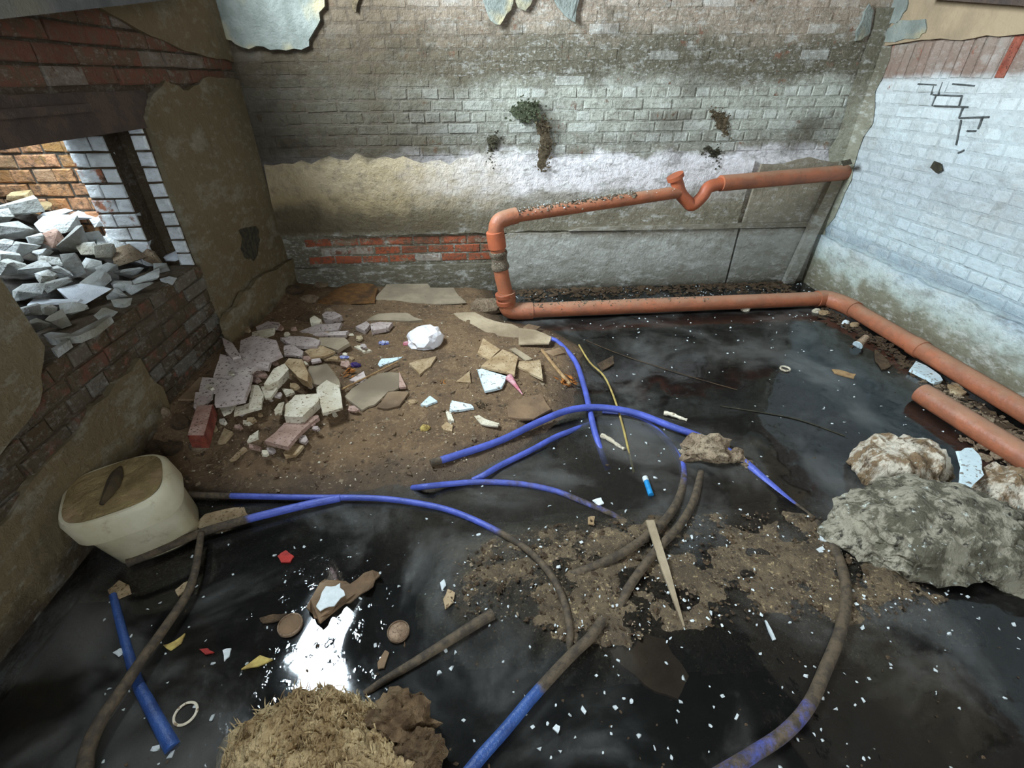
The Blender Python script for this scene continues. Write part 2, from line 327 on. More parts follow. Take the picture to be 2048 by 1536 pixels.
def smoothpath(pts, n=8):
    P = [Vector(p) for p in pts]; P = [P[0]*2-P[1]]+P+[P[-1]*2-P[-2]]; out = []
    for i in range(1, len(P)-2):
        a, b, c, d = P[i-1:i+3]
        for k in range(n):
            t = k/n; out.append(.5*((2*b)+(c-a)*t+(2*a-5*b+4*c-d)*t*t+(3*b-a-3*c+d)*t**3))
    return out+[P[-2]]
def tube(path, r, sides=10, cap=True):
    P = [Vector(p) for p in path]; n = len(P); v = []; f = []
    T = [(P[min(i+1, n-1)]-P[max(i-1, 0)]).normalized() for i in range(n)]
    nrm = T[0].cross(Vector((.3, .2, 1))).normalized()
    for i in range(n):
        nrm = (nrm-T[i]*nrm.dot(T[i])).normalized(); b = T[i].cross(nrm)
        rr = r(i/(n-1)) if callable(r) else r
        for k in range(sides):
            a = 2*math.pi*k/sides; v.append(P[i]+(nrm*math.cos(a)+b*math.sin(a))*rr)
    for i in range(n-1):
        for k in range(sides):
            k2 = (k+1) % sides; f.append((i*sides+k, i*sides+k2, (i+1)*sides+k2, (i+1)*sides+k))
    if cap: f.append(tuple(range(sides))[::-1]); f.append(tuple((n-1)*sides+k for k in range(sides)))
    return v, f
def ragged(pts, jit, sub=3, rnd=random):
    """an outline whose edges are broken into small irregular steps"""
    out = []
    for i, a in enumerate(pts):
        b = pts[(i+1) % len(pts)]; dx, dy = b[0]-a[0], b[1]-a[1]; L = math.hypot(dx, dy) or 1
        out.append(a)
        for k in range(1, sub+1):
            t = k/(sub+1); j = rnd.uniform(-jit, jit); out.append((a[0]+dx*t-dy/L*j, a[1]+dy*t+dx/L*j))
    return out
def prism(top, nrm, th, shrink=.0):
    n = len(top); c = sum(top, Vector())/n
    bot = [c+(p-c)*(1-shrink)-nrm*th for p in top]
    f = [tuple(range(n)), tuple(range(n, 2*n))[::-1]]+[(i, (i+1) % n, n+(i+1) % n, n+i) for i in range(n)]
    return list(top)+bot, f
def flatsheet(outline3, th, nrm):
    return prism([Vector(p) for p in outline3], Vector(nrm), th)
def chunk(seed, dx, dy, dz, n=14, flat=.0):
    """angular broken stone: hull of points pushed to the walls of a skewed box"""
    r = random.Random(seed); bm = bmesh.new()
    for i in range(n):
        p = Vector((r.uniform(-1, 1), r.uniform(-1, 1), r.uniform(-1, 1))); m = max(abs(p.x), abs(p.y), abs(p.z)); p = p/m*r.uniform(.82, 1)
        bm.verts.new((p.x*dx/2, p.y*dy/2, p.z*dz/2+p.x*dz*flat))
    h = bmesh.ops.convex_hull(bm, input=bm.verts)
    bmesh.ops.delete(bm, geom=list({g for g in h['geom_interior']+h['geom_unused'] if isinstance(g, bmesh.types.BMVert)}), context='VERTS')
    v = [q.co.copy() for q in bm.verts]; bm.verts.index_update(); f = [tuple(q.index for q in fc.verts) for fc in bm.faces]; bm.free()
    return v, f
def blob(sub, rx, ry, rz, amp, fr, seed, flat=-.5):
    bm = bmesh.new(); bmesh.ops.create_icosphere(bm, subdivisions=sub, radius=1); o = Vector((seed*3.1, seed*1.7, seed))
    for q in bm.verts:
        d = 1+amp*noise.fractal(q.co*fr+o, .8, 2, 4); c = q.co*d; q.co = Vector((c.x*rx, c.y*ry, max(c.z, flat)*rz))
    v = [q.co.copy() for q in bm.verts]; bm.verts.index_update(); f = [tuple(q.index for q in fc.verts) for fc in bm.faces]; bm.free()
    return v, f

# ------------------------------------------------------------------ ground relief (mud bank over a flooded floor)
SH = [az(*p) for p in [(985, 585), (1000, 640), (1100, 662), (1165, 700), (1165, 765), (1150, 820), (1105, 855), (1040, 902), (950, 948), (850, 975), (700, 988), (520, 994), (380, 985), (310, 1010)]]
SH = [(p.x, p.y) for p in SH]+[(-1.9, 1.55), (-1.9, 4.3), (SH[0][0]-.02, 4.3)]
GX = np.linspace(XL+.003, .75, 161); GY = np.linspace(1.2, D-.003, 190)
X, Y = np.meshgrid(GX, GY)
dist = np.full(X.shape, 9.); inside = np.zeros(X.shape, bool)
for i in range(len(SH)):
    (x0, y0), (x1, y1) = SH[i], SH[(i+1) % len(SH)]
    t = np.clip(((X-x0)*(x1-x0)+(Y-y0)*(y1-y0))/((x1-x0)**2+(y1-y0)**2+1e-9), 0, 1)
    dist = np.minimum(dist, np.hypot(X-x0-t*(x1-x0), Y-y0-t*(y1-y0)))
    cr = ((y0 > Y) != (y1 > Y)) & (X < (x1-x0)*(Y-y0)/(y1-y0+1e-12)+x0); inside ^= cr
sd = np.where(inside, dist, -dist)
G = np.where(sd > 0, .075*(1-np.exp(-sd/.25)), np.maximum(sd*.35, -.2))
def gauss(cx, cy, sx, sy): return np.exp(-((X-cx)/sx)**2-((Y-cy)/sy)**2)
ctr = az(500, 760, .05)
G += np.where(sd > 0, 1-np.exp(-np.maximum(sd, 0)/.2), 0)*(.11*gauss(ctr.x, ctr.y, .45, .5)+.16*np.exp(-np.maximum(X+1.7, 0)/.3)*np.clip((Y-1.5)/.5, 0, 1))
NZ = np.array([[noise.fractal(Vector((x*3, y*3, 1.5)), .9, 2, 5) for x in GX] for y in GY])
NF = np.array([[noise.noise(Vector((x*22, y*22, 4.5))) for x in GX] for y in GY])
G += .016*NZ*np.clip(sd*6+.6, .15, 1)+.006*NF*np.clip(sd*6, 0, 1)
def ground(x, y):
    if not (GX[0] < x < GX[-1] and GY[0] < y < GY[-1]): return -.15
    i = (x-GX[0])/(GX[1]-GX[0]); j = (y-GY[0])/(GY[1]-GY[0]); a, b = int(i), int(j); i -= a; j -= b
    a2, b2 = min(a+1, len(GX)-1), min(b+1, len(GY)-1)
    return float(G[b, a]*(1-i)*(1-j)+G[b, a2]*i*(1-j)+G[b2, a]*(1-i)*j+G[b2, a2]*i*j)
def hit(px, py):
    """where the line of sight meets mud or water"""
    r = ray(px, py); t1 = -H/r.z; t = t1*.72
    while t < t1:
        p = C0+r*t
        if p.z <= ground(p.x, p.y): return p
        t += t1*.002
    return C0+r*t1

# ------------------------------------------------------------------ room shell
boxob('floor', (-2.2, 3.4, -1.4, 4.4, -.5, -.14), M['bed'])['kind'] = 'structure'
v, f = boxvf(XL-.02, XR+.02, -1.3, D+.02, -.4, 0); w = mob('water', v, f, M['water'], centre=False); tag(w, 'still black floodwater covering the room floor', kind='structure')
# mud bank
keep = {}; vv = []; ff = []
for j in range(len(GY)):
    for i in range(len(GX)):
        keep[(j, i)] = len(vv); vv.append((GX[i], GY[j], G[j, i]))
for j in range(len(GY)-1):
    for i in range(len(GX)-1):
        q = [(j, i), (j, i+1), (j+1, i+1), (j+1, i)]
        if max(G[a] for a in q) > -.145: ff.append(tuple(keep[a] for a in q))
o = mob('dirt_mound', vv, ff, M['dirt'], smooth=True, centre=False); tag(o, 'bank of wet brown dirt sloping from the left wall into the black water', kind='stuff')

def brickmesh(name, L, Hh, Dp, mat, seed):
    r = random.Random(seed); e = .005; j = lambda a: r.uniform(-a, a); v = []
    for (yy, ins) in ((Dp, 0), (e, 0), (0, e)):
        for sx, sz in ((-1, -1), (1, -1), (1, 1), (-1, 1)):
            v.append((sx*(L/2-ins*r.uniform(.6, 1.6))+j(.002), yy+j(.0015), sz*(Hh/2-ins*r.uniform(.6, 1.6))+j(.0015)))
    f = [(8, 9, 10, 11)]
    for a in (0, 4):
        f += [(a+i, a+(i+1) % 4, a+4+(i+1) % 4, a+4+i) for i in range(4)]
    return pymesh(name, v, f, mat)
def bset(mat, L, Hh=.064, Dp=.05, n=5): return [brickmesh('brick', L, Hh, Dp, mat, i*7+int(L*1000)) for i in range(n)]
def lay(wall, face, s0, s1, z0, rows, mat, skip=None, limit=300, start=0, prot=.003, hdr=True):
    """English bond: courses of stretchers and of headers, every brick an object; past the limit the rest is one part.
    face(s, z, depth) gives the place of a brick; its rotation goes with it"""
    st, hd = bset(mat, .215), bset(mat, .1025)
    slots = []
    for r in range(rows):
        head = hdr and (r+start) % 2 == 1; L = .1125 if head else .225
        s = s0-(.056 if head else random.choice((0, .112)))
        while s < s1+L:
            z = z0+r*.075+.0375; c = s+L/2
            if s0-.02 < c < s1+.02 and not (skip and skip(c, z)): slots.append((c+random.uniform(-.003, .003), z+random.uniform(-.002, .002), head))
            s += L
    mid = sum(q[1] for q in slots)/len(slots)
    if len(slots) > limit: slots.sort(key=lambda q: q[2])
    for k, (s, z, head) in enumerate(slots):
        p, rot = face(s, z, -random.uniform(0, prot*2)); me = random.choice(hd if head else st)
        rot = (rot[0], rot[1], rot[2])
        if k < limit:
            b = link('brick', me, wall, p); b.rotation_euler = (rot[0]+random.gauss(0, .008), rot[1]+random.gauss(0, .012), rot[2]+random.gauss(0, .01))
        else:
            if k == limit: rest = MB()
            m = Matrix.Translation(p) @ Matrix.Rotation(rot[2], 4, 'Z')
            rest.add([m @ q.co for q in me.vertices], [tuple(q.vertices) for q in me.polygons])
    if len(slots) > limit:
        b = mob('brick_remainder', rest.v, rest.f, mat, wall); b['kind'] = 'stuff'
def wallbox(name, boxes, mat):
    mb = MB()
    for b in boxes: mb.box(*b)
    o = mob(name, mb.v, mb.f, mat, centre=False); o['kind'] = 'structure'; return o
FB = lambda s, z, d: (Vector((s, D-(.0012-d*.5+.005*max(0, noise.noise(Vector((s*1.7, z*2.6, 2)))+.1))*(1 if z < 1.58 else .45), z)), (0, 0, 0))
FR = lambda s, z, d: (Vector((XR-.001+d*.5-.009*max(0, noise.noise(Vector((s*2.2, z*2.2, 5)))), s, z)), (0, 0, -math.pi/2))
FL = lambda s, z, d: (Vector((XL+.006-d, s, z)), (0, 0, math.pi/2))
# back wall
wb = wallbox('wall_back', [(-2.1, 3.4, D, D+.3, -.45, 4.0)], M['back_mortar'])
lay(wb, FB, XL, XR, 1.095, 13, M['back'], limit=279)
lay(wb, FB, -1.35, .3, .27, 3, M['red_course'], limit=300, hdr=False)
def sheet_on(wall, name, pts3, th, nrm, mat, label=None):
    v, f = flatsheet(pts3, th, nrm); o = mob(name, v, f, mat, wall)
    if label: o['label'] = label
    return o
def back_poly(px, proud, jit=8, sub=4):
    return [ay(*q, D-proud) for q in ragged(px, jit, sub)]
# plaster band across the back wall (lower edge over the red courses)
top = [(x, 1.09+.025*math.sin(x*5)+random.uniform(-.035, .025)) for x in np.arange(2.24, -1.66, -.07)]
bot = [(x, (.515 if x < 2.3 else .5)+random.uniform(-.012, .012)) for x in np.arange(-1.65, 2.25, .09)]
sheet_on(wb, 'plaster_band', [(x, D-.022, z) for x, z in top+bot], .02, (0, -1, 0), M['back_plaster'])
# concrete render below, with its joint, and the pilaster at the right end
lo = [(x, .5+random.uniform(-.006, .006)) for x in np.arange(2.235, .2, -.1)]+[(.22+random.uniform(-.05, .03), z) for z in np.arange(.47, -.05, -.06)]
sheet_on(wb, 'concrete_panel', [(x, D-.035, z) for x, z in lo]+[(2.235, D-.035, -.1)], .033, (0, -1, 0), M['concrete'])
sheet_on(wb, 'concrete_panel', [(2.255, D-.038, -.1), (2.255, D-.038, .495), (XR, D-.038, .49), (XR, D-.038, -.1)], .036, (0, -1, 0), M['concrete'])
sheet_on(wb, 'ledge', [(.75, D-.052, .515), (XR, D-.052, .5), (XR, D-.052, .545), (.85, D-.052, .54)], .05, (0, -1, 0), M['concrete'])
sheet_on(wb, 'upper_panel', [(2.265, D-.03, .545)]+[(XR, D-.03, .545), (XR, D-.03, 1.02)]+[(x, D-.03, 1.03+random.uniform(-.03, .03)) for x in np.arange(2.9, 2.28, -.1)], .028, (0, -1, 0), M['concrete'])
boxob('brick_footing', (-1.66, .2, D-.04, D, -.2, .25), M['back_plaster'], wb)
# plaster remnants high on the back wall
sheet_on(wb, 'plaster_remnant', back_poly([(420, -30), (652, -30), (640, 40), (618, 92), (540, 100), (470, 88), (425, 70)], .03, 6), .028, (0, -1, 0), M['pale_plaster'])
for k, q in enumerate([[(958, -25), (1030, -25), (1022, 20), (1000, 50), (980, 40)], [(1030, -20), (1075, -20), (1050, 22), (1036, 15)], [(1095, -25), (1160, -25), (1150, 45), (1128, 30), (1110, 5)], [(700, -20), (718, -20), (712, 25), (704, 20)], [(500, -20), (530, -20), (525, 28), (515, 10)]]):
    pts = back_poly(q, .024, 3, 2); sheet_on(wb, 'paint_flake', [(p.x, p.y-.02*max(0, (1.98-p.z)/.1), p.z) for p in pts], .006, (0, -1, 0), M['pale_plaster'] if k < 3 else M['seep'])
# right wall
wr = wallbox('wall_right', [(XR, XR+.3, -1.3, D, -.45, 4.0)], M['right_mortar'])
lay(wr, FR, 1.75, D, .45, 15, M['right'], prot=.002)
s8 = bset(M['right'], .064, .2, .05)
for k in range(30):
    b = link('brick', s8[k % 5] if k != 16 else brickmesh('brick', .064, .2, .05, M['redbrick'], 77), wr, FR(1.8+k*.075, 1.685+random.uniform(-.004, .004), -random.uniform(0, .008))[0]); b.rotation_euler = (0, random.gauss(0, .02), -math.pi/2)
e = [(1.0, XR-.028, 1.79)]+[(y, XR-.028, 1.79+random.uniform(-.012, .012)) for y in np.arange(1.1, D, .08)]
sheet_on(wr, 'plaster_band', [(x, y, z) for y, x, z in e]+[(XR-.028, D, 2.3), (XR-.028, 1., 2.3)], .026, (-1, 0, 0), M['upper_plaster'])
for q in ([(1775, -20), (1815, -20), (1812, 20), (1795, 45), (1776, 50)], [(1770, 60), (1800, 40), (1850, 38), (1850, 65), (1830, 78), (1768, 84)]):
    sheet_on(wr, 'plaster_remnant', [ax(*p, XR-.036) for p in ragged(q, 3, 2)], .008, (-1, 0, 0), M['pale_plaster'])
sheet_on(wb, 'plaster_remnant', back_poly([(1712, 82), (1718, 55), (1740, 8), (1748, 20), (1738, 70)], .02, 3, 2), .018, (0, -1, 0), M['pale_plaster'])
sk = [(y, .43+random.uniform(-.012, .012)) for y in np.arange(1.0, D, .07)]
sheet_on(wr, 'plaster_skirt', [(XR-.03, y, z) for y, z in sk]+[(XR-.03, D, -.1), (XR-.03, 1., -.1)], .028, (-1, 0, 0), M['right_plaster'])
# plaster fillet in the right corner
fl = []
zz = np.arange(0, 2.06, .1); wd = [random.uniform(.08, .13)+(.06 if .6 < z < 1.5 else 0) for z in zz]
vA = [(XR-.12-random.uniform(0, .05), D-.012, z) for z in zz]; vB = [(XR-.03, D-.036, z) for z in zz]; vC = [(XR-.009, D-w_, z) for z, w_ in zip(zz, wd)]
n = len(zz); v = vA+vB+vC+[(XR, D, z) for z in zz]
f = [(k*n+i, k*n+i+1, (k+1)*n+i+1, (k+1)*n+i) for k in range(3) for i in range(n-1)]+[(3*n+i, 3*n+i+1, i+1, i) for i in range(n-1)]
mob('corner_fillet', v, f, M['fillet'], wr, smooth=True)
# holes left in the right wall and corner
for q, x in (([(1860, 335), (1868, 322), (1880, 326), (1884, 340), (1872, 346)], 3), ([(1682, 322), (1700, 318), (1704, 328), (1686, 332)], 2.9), ([(1735, 140), (1745, 126), (1750, 132), (1742, 148)], 2.985)):
    sheet_on(wr, 'hole', [ax(*p, x-.022) for p in q], .004, (-1, 0, 0), M['moss'])
# open joints weathered black on the right wall
mb = MB()
for (xa, ya), (xb, yb) in (((1836, 168), (1874, 170)), ((1866, 190), (1924, 192)), ((1868, 212), (1936, 214)), ((1918, 236), (1978, 234)), ((1868, 172), (1862, 190)), ((1886, 164), (1876, 190)), ((1872, 192), (1864, 212)), ((1924, 192), (1918, 212)), ((1926, 214), (1918, 236)), ((1964, 236), (1956, 258)), ((1922, 240), (1912, 290)), ((1934, 262), (1952, 262)), ((1916, 306), (1928, 300)), ((1905, 168), (1950, 172))):
    a, b = ax(xa, ya, XR-.007), ax(xb, yb, XR-.007); v, f = tube([a, a.lerp(b, .5), b], .005, 5); mb.add(v, f)
o = mob('open_joints', mb.v, mb.f, M['joint'], wr); o['kind'] = 'stuff'
# left wall: around the low opening and the high window
Y0, Y1, ZS, ZL, ZT = 1.64, 2.79, .70, 1.40, 1.56
HB = (2.0, 3.2, 2.2, 3.7)
T = .4
RB0, RB1 = XL-.075, XL-.205   # rebate in the far jamb
wl = wallbox('wall_left', [(XL-T, XL, -1.3, Y0, -.45, HB[2]), (XL-T, XL, Y1+.12, D+.3, -.45, HB[2]), (RB0, XL, Y1, Y1+.12, -.45, HB[2]), (XL-T, RB1, Y1, Y1+.12, -.45, HB[2]), (XL-T, XL, Y0, Y1, -.45, ZS), (XL-T, XL, Y0, Y1, ZT, HB[2]),
                           (XL-T, XL, -1.3, HB[0], HB[2], 4.0), (XL-T, XL, HB[1], D+.3, HB[2], 4.0), (XL-T, XL, HB[0], HB[1], HB[3], 4.0)], M['left_mortar'])
# cut for the high window beyond Y1
wl2 = None
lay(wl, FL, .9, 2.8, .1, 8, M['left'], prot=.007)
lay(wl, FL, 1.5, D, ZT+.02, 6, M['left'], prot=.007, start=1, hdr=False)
px_ = [(y, z) for y, z in ((Y1, .25), (Y1+.01, .7), (Y1-.005, 1.1), (Y1+.02, 1.45), (Y1+.1, 1.52), (Y1+.3, 1.6), (Y1+.5, 1.55), (Y1+.8, 1.62), (D, 1.6), (D, .05), (Y1+.3, .1))]
pj = ragged(px_, .007, 3); pj = [(min(y, D), z) for y, z in pj]
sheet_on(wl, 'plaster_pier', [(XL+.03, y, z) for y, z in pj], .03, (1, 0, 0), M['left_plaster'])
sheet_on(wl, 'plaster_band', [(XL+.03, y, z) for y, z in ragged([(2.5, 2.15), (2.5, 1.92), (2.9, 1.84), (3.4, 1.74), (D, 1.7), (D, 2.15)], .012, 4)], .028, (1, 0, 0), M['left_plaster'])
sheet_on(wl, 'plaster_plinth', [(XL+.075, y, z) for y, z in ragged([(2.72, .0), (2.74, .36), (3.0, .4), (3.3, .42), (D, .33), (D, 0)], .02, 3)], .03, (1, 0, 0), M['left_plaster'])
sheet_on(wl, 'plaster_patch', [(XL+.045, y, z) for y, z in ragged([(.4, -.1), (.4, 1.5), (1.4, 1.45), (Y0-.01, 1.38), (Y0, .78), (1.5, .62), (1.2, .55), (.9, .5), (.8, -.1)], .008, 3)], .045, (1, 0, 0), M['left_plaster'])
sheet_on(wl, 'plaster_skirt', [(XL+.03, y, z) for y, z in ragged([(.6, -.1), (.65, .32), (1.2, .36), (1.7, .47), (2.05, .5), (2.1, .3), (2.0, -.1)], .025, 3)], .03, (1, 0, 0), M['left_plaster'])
sheet_on(wl, 'hole', [ax(*p, XL+.034) for p in ragged([(478, 460), (512, 452), (520, 480), (508, 522), (490, 515)], 4, 2)], .004, (1, 0, 0), M['moss'])
# lintel, reveal and jamb of the low opening
w1 = wallbox('window_1', [(XL-T+.01, XL+.012, Y0-.12, Y1+.12, ZL, ZT)], M['dark_timber'])
boxob('lintel_board', (XL+.0, XL+.03, 1.66, 2.45, 1.49, 1.52), M['dark_timber'], w1)
qt, hd = bset(M['white_brick'], .068), bset(M['white_brick'], .1125)
for r in range(10):
    z = ZS+.035+r*.075
    for k, (xx, me) in enumerate(((XL-.036, qt), (XL-.262, hd), (XL-.362, qt)) if r % 2 else ((XL-.036, qt), (XL-.242, qt), (XL-.342, hd))):
        b = link('brick', random.choice(me), w1, (xx, Y1-.012-random.uniform(0, .006), z)); b.rotation_euler = (0, random.gauss(0, .01), 0)
# high window: frame bars around the opening daylight comes through
w2 = wallbox('window_2', [(XL-.12, XL-.06, HB[0], HB[0]+.05, HB[2], HB[3]), (XL-.12, XL-.06, HB[1]-.05, HB[1], HB[2], HB[3]), (XL-.12, XL-.06, HB[0], HB[1], HB[2], HB[2]+.05), (XL-.12, XL-.06, HB[0], HB[1], HB[3]-.05, HB[3])], M['dark_timber'])
# front wall with an unseen opening by the fill lamp, ceiling, beams
wallbox('wall_front', [(-2.1, -.3, -1.5, -1.3, -.45, 4.0), (1.5, 3.4, -1.5, -1.3, -.45, 4.0), (-.3, 1.5, -1.5, -1.3, 3.0, 4.0), (-.3, 1.5, -1.5, -1.3, -.45, .9)], M['left_mortar'])
wallbox('ceiling', [(-2.1, 3.4, -1.5, 4.4, 4.0, 4.15)], M['ceiling'])
# steel ledge on the left wall and the bar at the upper right, both just cutting into the frame
a0, a1 = ax(-60, 45, XL+.16), ax(285, 6, XL+.16); 
v = []
for p in (a0, a1, a1+(a1-a0)*.6):
    v += [(XL-.01, p.y, p.z), (XL+.16, p.y, p.z), (XL+.16, p.y, p.z+.16), (XL-.01, p.y, p.z+.16)]
f = [(k*4+i, k*4+(i+1) % 4, k*4+4+(i+1) % 4, k*4+4+i) for k in range(2) for i in range(4)]+[(0, 1, 2, 3), (8, 9, 10, 11)]
mob('trim_1', v, f, M['beam'], centre=False)['kind'] = 'structure'
b0, b1 = ax(1850, -2, XR-.12), ax(2090, 15, XR-.12); b1 = b0+(b1-b0)*2.6
v = []
for p in (b0, b1):
    v += [(XR-.12, p.y, p.z), (XR+.01, p.y, p.z), (XR+.01, p.y, p.z+.12), (XR-.12, p.y, p.z+.12)]
mob('trim_2', v, [(0, 1, 2, 3), (4, 5, 6, 7)]+[(i, (i+1) % 4, 4+(i+1) % 4, 4+i) for i in range(4)], M['dark_timber'], centre=False)['kind'] = 'structure'

# ------------------------------------------------------------------ beyond the low opening
OX = XL-T
wo = wallbox('wall_outside', [(-3.9, OX, 2.98, 3.3, -.4, 3.4)], M['outer_mortar'])
lay(wo, lambda s, z, d: (Vector((s, 2.98-.004+d, z)), (0, 0, 0)), -3.4, OX-.02, .75, 14, M['ochre_brick'], prot=.006)
wf = wallbox('wall_far', [(-3.95, -3.5, -.5, 2.98, -.4, 3.4)], M['outer_mortar'])
wallbox('wall_light_block', [(-3.5, OX, -.7, -.5, -.4, 3.4)], M['outer_mortar'])  # unseen wall added so the rubble is lit only from above
lay(wf, lambda s, z, d: (Vector((-3.5+.004-d, s, z)), (0, 0, math.pi/2)), 1.6, 2.98, .9, 11, M['ochre_brick'], prot=.006, hdr=False)
boxob('ground_outside', (-4.2, OX, -.6, 3.7, -.5, .4), M['rubble_dark'])['kind'] = 'structure'
# core of the rubble heap: a rough slope rising outwards from the sill
HS = .5
def heapz(x, y): return .70+max(0, (XL-.12)-x)*HS
vv = []; ff = []; nx, ny = 25, 30
for j in range(ny+1):
    for i in range(nx+1):
        x = XL-.02-i*.07; y = .9+j*.069; y = min(max(y, Y0+.01), Y1-.01) if x > OX-.02 else y; vv.append((x, y, heapz(x, y)-.06+.03*noise.noise(Vector((x*9, y*9, 2)))-.25*max(0, y-2.75)))
for j in range(ny):
    for i in range(nx):
        a = j*(nx+1)+i; ff.append((a, a+1, a+nx+2, a+nx+1))
o = mob('rubble', vv, ff, M['rubble_dark']); tag(o, 'dark fine rubble packed between the stones beyond the low window opening', kind='stuff')
def hit_heap(px, py):
    r = ray(px, py); t = 1.2
    while t < 6:
        p = C0+r*t
        if p.x < XL+.1 and p.z <= heapz(p.x, p.y): return p
        t += .004
    return None
ZS1 = 2.954
RUB = [(260,545,150,90,'o'),(390,510,120,80,'g'),(130,595,150,60,'o'),(210,630,170,34,'o'),(450,590,190,75,'g'),(560,580,80,40,'g'),(100,660,250,75,'g'),(330,690,170,80,'s'),(480,690,170,100,'s'),(620,660,210,52,'g'),
 (350,745,210,62,'g'),(90,785,240,76,'g'),(600,730,90,55,'g'),(690,745,60,50,'o'),(820,770,150,90,'m'),(30,880,110,66,'g'),(130,900,210,74,'g'),(230,850,100,74,'g'),(320,840,120,84,'p'),(430,860,150,130,'g'),
 (520,830,160,84,'g'),(680,790,130,55,'g'),(690,855,220,60,'g'),(930,840,330,50,'s'),(260,915,115,48,'g'),(530,900,120,74,'g'),(630,920,115,105,'g'),(770,935,180,74,'m'),(840,870,60,80,'m'),(1030,930,110,80,'s'),
 (900,960,80,100,'m'),(80,1010,150,76,'g'),(200,1000,170,64,'g'),(440,1000,100,150,'g'),(550,985,100,64,'g'),(650,1015,120,64,'g'),(770,1020,170,60,'g'),(860,1070,200,60,'g'),(580,1090,150,104,'g'),
 (350,1105,150,52,'g'),(510,1140,240,100,'s'),(170,1145,210,80,'g'),(330,1195,265,36,'s'),(730,1110,110,54,'g'),(840,1130,150,60,'g'),(700,1165,120,60,'g'),(440,1245,150,60,'g'),(290,1250,90,54,'g'),(1000,1075,90,40,'g'),(730,1215,110,42,'g'),
 (20,700,120,60,'g'),(30,790,120,60,'g'),(60,940,120,60,'g'),(300,960,110,70,'g'),(360,1030,100,60,'g'),(270,1060,110,60,'g'),(640,1270,150,44,'g'),(180,1250,110,60,'g'),(1090,960,90,60,'g'),(950,1010,90,60,'g'),(370,1310,140,60,'g'),(230,1330,110,50,'g')]
ORD = 'first second third fourth fifth sixth seventh eighth ninth tenth eleventh twelfth'.split()
ROWS = [('topmost row', 0, 640), ('second row', 640, 720), ('third row', 720, 800), ('fourth row', 800, 880), ('fifth row', 880, 950), ('sixth row', 950, 1030), ('seventh row', 1030, 1120), ('lowest row', 1120, 2000)]
KIND = {'o': 'ochre', 'p': 'pinkish', 's': 'white flat', 'm': 'crumbly mortar', 'g': 'grey'}
def stone_label(cx, cy, w_, h_, t):
    nm, lo, hi = next(q for q in ROWS if q[1] <= cy < q[2]); row = sorted(q[0] for q in RUB if lo <= q[1] < hi)
    size = 'small' if w_*h_ < 6200 else ('large' if w_*h_ > 14000 else 'middling'); shp = 'upright' if h_ > w_*.95 else ('long' if w_ > 2.6*h_ else 'blocky')
    return f'{size} {shp} {KIND[t]} stone, {ORD[row.index(cx)]} from left in the {nm} of window rubble'
for k, (cx, cy, w_, h_, t) in enumerate(RUB):
    px, py = cx/ZS1, 200+cy/ZS1; p = hit_heap(px, py)
    if not p or p.x < -3.5: continue
    dep = (p-C0).dot(fw); L = w_/ZS1/F*dep*.98; hh = h_/ZS1/F*dep*(1.15 if t != 's' else .5)
    rr = random.Random(k*13+5)
    v, f = chunk(k+20, L, max(L*rr.uniform(.55, .9), .05), max(hh, .02), 13 if t != 's' else 10)
    m = {'o': M['stone_ochre'], 'p': M['pinkt'], 's': M['slab_white'], 'm': M['rock'], 'g': M['stone']}[t]
    R = Matrix.Rotation(math.atan2(ray(px, py).y, ray(px, py).x)-math.pi/2+rr.uniform(-.4, .4), 4, 'Z') @ Matrix.Rotation(rr.uniform(-.25, .25), 4, 'Y') @ Matrix.Rotation(rr.uniform(.0, .3), 4, 'X')
    o = link('rubble_stone', pymesh('rubble_stone', [R @ q for q in v], f, m), None, p+Vector((0, 0, hh*.2)))
    tag(o, stone_label(cx, cy, w_, h_, t), 'stone', 'rubble stones heaped beyond the low window')
# loose boards on the sill itself
for q, lab in (([(255, 1385), (300, 1370), (420, 1380), (560, 1310), (640, 1268), (655, 1275), (560, 1350), (460, 1395), (280, 1408)], 'long pale board laid along the window sill edge'), ([(300, 1470), (390, 1410), (410, 1418), (320, 1482)], 'short pale board at the near end of the window sill')):
    pts = [az(*p, ZS+.06) for p in Z(0, 200, ZS1, q)]
    v, f = prism(pts, Vector((0, 0, 1)), .03); tag(mob('sill_board', v, f, M['stone']), lab, 'board')
# high window light well seen only as brightness: nothing else to build

# ------------------------------------------------------------------ orange drain pipes
def part_tube(parent, name, path, r, mat, sides=18, label=None):
    v, f = tube(path, r, sides); o = mob(name, v, f, mat, parent, smooth=True); 
    if label: o['label'] = label
    return o
def collar(parent, name, a, b, r, mat=None, label=None):
    a, b = Vector(a), Vector(b); d = (b-a).normalized()
    path = [a, a+d*.004, b-d*.004, b]; rr = [r*.93, r, r, r*.93]
    v, f = tube(path, lambda t: rr[min(3, int(round(t*3)))], 18); o = mob(name, v, f, mat or M['pipe_bright'], parent, smooth=True)
    if label: o['label'] = label
    return o
V = Vector
PR = .058
base = V((.19, 3.40, .065))
pr = empty('drain_pipe_run', (base.x, base.y, 0), 'orange plastic drain pipe run along back and right walls with a raised branch', 'pipe')
